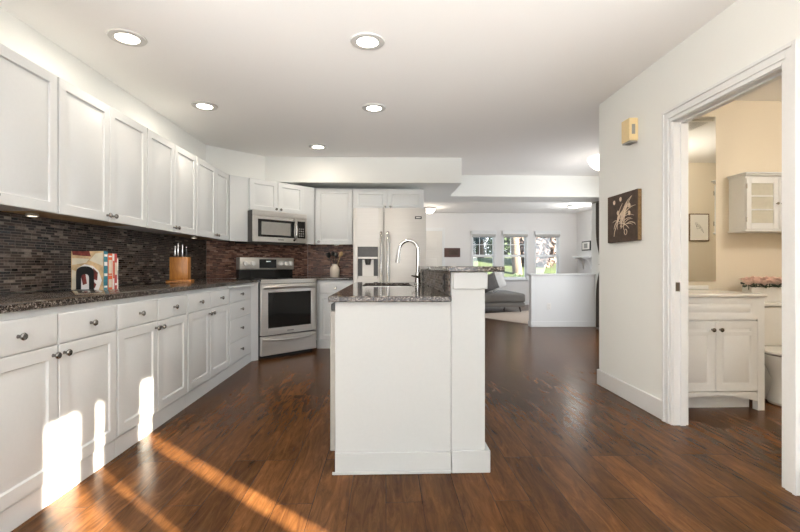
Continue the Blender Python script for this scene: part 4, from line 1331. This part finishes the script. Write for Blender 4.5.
pillow('charcoal knitted pillow on the sofa, beside the island wall', (2.50, 10.50, 0.495), (0, math.radians(-20), math.radians(14)), 0.40, 'pillow_grey')
pillow('white pillow leaning behind the charcoal pillow on the sofa', (2.76, 10.80, 0.505), (0, math.radians(-24), math.radians(16)), 0.42, 'pillow_white')
rg = MB()
ra, rb = Vector((1.72, 9.75)), Vector((2.66, 8.06))
nr = Vector((0.89, 0.46)).normalized()
rg.prism([tuple(ra), tuple(rb), tuple(rb + nr * 1.9), tuple(ra + nr * 1.9)], 0.0, 0.009, 0.003)
tag(rg.build('rug', 'rug', None, (0, 0, 0.0005)), 'oatmeal area rug partly under the grey sofa', 'rug')

t = thing('wall_plaque', 'small dark wooden plaque on the far wall beside the front door', 'plaque', (1.82, 12.349, 1.315))
MB().box(-0.22, 0.22, -0.025, 0.0, 0, 0.25, 0.004).build('board', 'plaque', t)
MB().box(-0.09, 0.16, -0.028, -0.0255, 0.06, 0.19).build('inset', 'canvas', t)
t = thing('framed_picture', 'black framed picture on the living-room side wall above a bracket shelf', 'picture', (5.309, 11.75, 1.48), -PI / 2)
MB().box(-0.25, 0.25, -0.025, 0.0, 0, 0.25, 0.003).build('frame', 'black', t)
MB().box(-0.215, 0.215, -0.027, -0.0255, 0.03, 0.22).build('mat', 'paper', t)
MB().box(-0.10, 0.10, -0.0285, -0.0272, 0.065, 0.185).build('print', 'mid_grey', t)
t = thing('wall_shelf', 'white bracket shelf below the black framed picture', 'shelf', (5.309, 11.7, 0.99), -PI / 2)
MB().box(-0.36, 0.36, -0.26, -0.001, 0.30, 0.335, 0.004).build('board', 'trim', t)
for bx in (-0.24, 0.24):
    br2 = MB()
    cpts = [(-0.001, 0.0), (-0.001, 0.299), (-0.24, 0.299)] + [(-0.24 + 0.20 * math.sin(PI / 2 * q / 8), 0.27 - 0.27 * (1 - math.cos(PI / 2 * q / 8))) for q in range(9)]
    lo = [br2.bm.verts.new((bx - 0.02, y_, z_)) for y_, z_ in cpts]
    hi = [br2.bm.verts.new((bx + 0.02, y_, z_)) for y_, z_ in cpts]
    br2.bm.faces.new(lo)
    br2.bm.faces.new(list(reversed(hi)))
    for q in range(len(cpts)):
        br2.bm.faces.new((lo[q], lo[(q + 1) % len(cpts)], hi[(q + 1) % len(cpts)], hi[q]))
    br2.build('bracket', 'trim', t)

# ================================================================== OUTSIDE THE LIVING-ROOM WINDOWS
gm = MB()
prof = [(12.6, -0.25), (14, -0.2), (17, 0.25), (20, 0.85), (24, 1.45), (27, 1.62)]
nx = 12
rows = []
for y_, z_ in prof:
    rows.append([gm.bm.verts.new((-6 + 24 * i / nx, y_, z_ + 0.05 * math.sin(i * 1.7 + y_))) for i in range(nx + 1)])
for a, b in zip(rows, rows[1:]):
    for i in range(nx):
        gm.bm.faces.new((a[i], a[i + 1], b[i + 1], b[i]))
tag(gm.build('ground_lawn', 'grass'), 'sunlit green lawn rising outside the windows', None, None, 'structure')
struct('ground_drive', MB().box(-8, 22, 27, 60, 1.45, 1.6), 'pavement')
for i, (px_, lb) in enumerate(((2.55, 'blue grey porch post outside the window nearest the plaque'), (5.62, 'blue grey porch post outside the window above the half wall'))):
    t = thing('porch_post', lb, 'post', (px_, 13.9, -0.2), 0, 'porch posts')
    MB().box(-0.09, 0.09, -0.09, 0.09, 0.0, 2.9, 0.006).build('shaft', 'porch', t)
    MB().box(-0.12, 0.12, -0.12, 0.12, 0.0, 0.25, 0.006).build('plinth', 'porch', t)


def leaf_cloud(mb, c, r, n, s, rnd):
    for _ in range(n):
        d = Vector((rnd.gauss(0, 1), rnd.gauss(0, 1), rnd.gauss(0, 1))).normalized() * (rnd.random() ** 0.4)
        p = Vector((c[0] + d.x * r[0], c[1] + d.y * r[1], c[2] + d.z * r[2]))
        a = Vector((rnd.gauss(0, 1), rnd.gauss(0, 1), rnd.gauss(0, 1))).normalized() * s
        b = a.orthogonal().normalized() * s * 0.6
        mb.face([p - a, p + b, p + a, p - b])


def tree(label, x, y, z, h, r, crown, leafs, mat, seed, lean=0.0, tr=0.2, low=0.55):
    rnd = random.Random(seed)
    t = thing('tree', label, 'tree', (x, y, z), 0, 'trees beyond the lawn')
    tk = MB().tube([(0, 0, -0.1), (lean * 0.4, 0, h * 0.3), (lean, 0, h * 0.65), (lean * 1.3, 0, h)], [tr, tr * 0.8, tr * 0.6, tr * 0.25], 10)
    for q in range(7):
        a = rnd.uniform(0, 2 * PI)
        z0 = h * rnd.uniform(0.3, 0.8)
        b = Vector((lean * z0 / h / 0.65, 0, z0))
        e = b + Vector((math.cos(a) * r * 0.8, math.sin(a) * r * 0.8, h * 0.28))
        tk.tube([b, (b + e) / 2 + Vector((0, 0, -0.1)), e], [tr * 0.4, tr * 0.25, tr * 0.1], 6)
    tk.build('trunk', 'bark', t)
    cr = MB()
    for q in range(crown):
        a = 2 * PI * q / crown
        leaf_cloud(cr, (lean + math.cos(a) * r * 0.5, math.sin(a) * r * 0.5, h * (low + (0.95 - low) * rnd.random())), (r * 0.7, r * 0.7, h * 0.24), leafs, 0.16, rnd)
    cr.build('crown', mat, t, smooth=False)


tree('tan-trunked leaning tree in the middle window', 5.75, 19.5, 0.7, 5.5, 1.6, 5, 160, 'green_leaf', 1, -0.35, 0.22)
tree('blue green tree in the window nearest the plaque', 5.3, 25.0, 1.4, 4.5, 1.5, 10, 520, 'blue_leaf', 2, 0.0, 0.2, 0.12)
tree('russet pink tree in the window above the half wall', 8.0, 22.0, 1.1, 3.6, 1.3, 9, 420, 'pink_leaf', 3, -0.2, 0.12, 0.15)
tree('deep green tree behind the leaning trunk', 8.4, 29.0, 1.6, 4.6, 1.7, 10, 520, 'green_leaf', 4, 0.0, 0.22, 0.12)
tree('tall blue green tree farthest back, beside the russet pink one', 12.0, 32.0, 1.6, 5.4, 2.0, 10, 520, 'blue_leaf', 5, 0.0, 0.25, 0.12)
tree('wide deep green tree farthest back in the first window', 7.2, 36.0, 1.6, 5.2, 2.4, 10, 520, 'green_leaf', 6, 0.0, 0.25, 0.12)
for i, (x, y, z, r, lb) in enumerate(((4.30, 14.6, -0.10, 0.40, 'low dark green shrub below the middle window'), (5.16, 14.5, -0.10, 0.40, 'low dark green shrub outside the window above the half wall'))):
    rnd = random.Random(20 + i)
    t = thing('shrub', lb, 'shrub', (x, y, z), 0, 'shrubs by the porch')
    sm = MB()
    leaf_cloud(sm, (0, 0, r * 1.2), (r, r, r * 1.1), 500, 0.06, rnd)
    sm.build('foliage', 'green_leaf', t, smooth=False)
    MB().tube([(0, 0, -0.05), (0, 0, 0.3)], 0.03, 6).build('stem', 'bark', t)
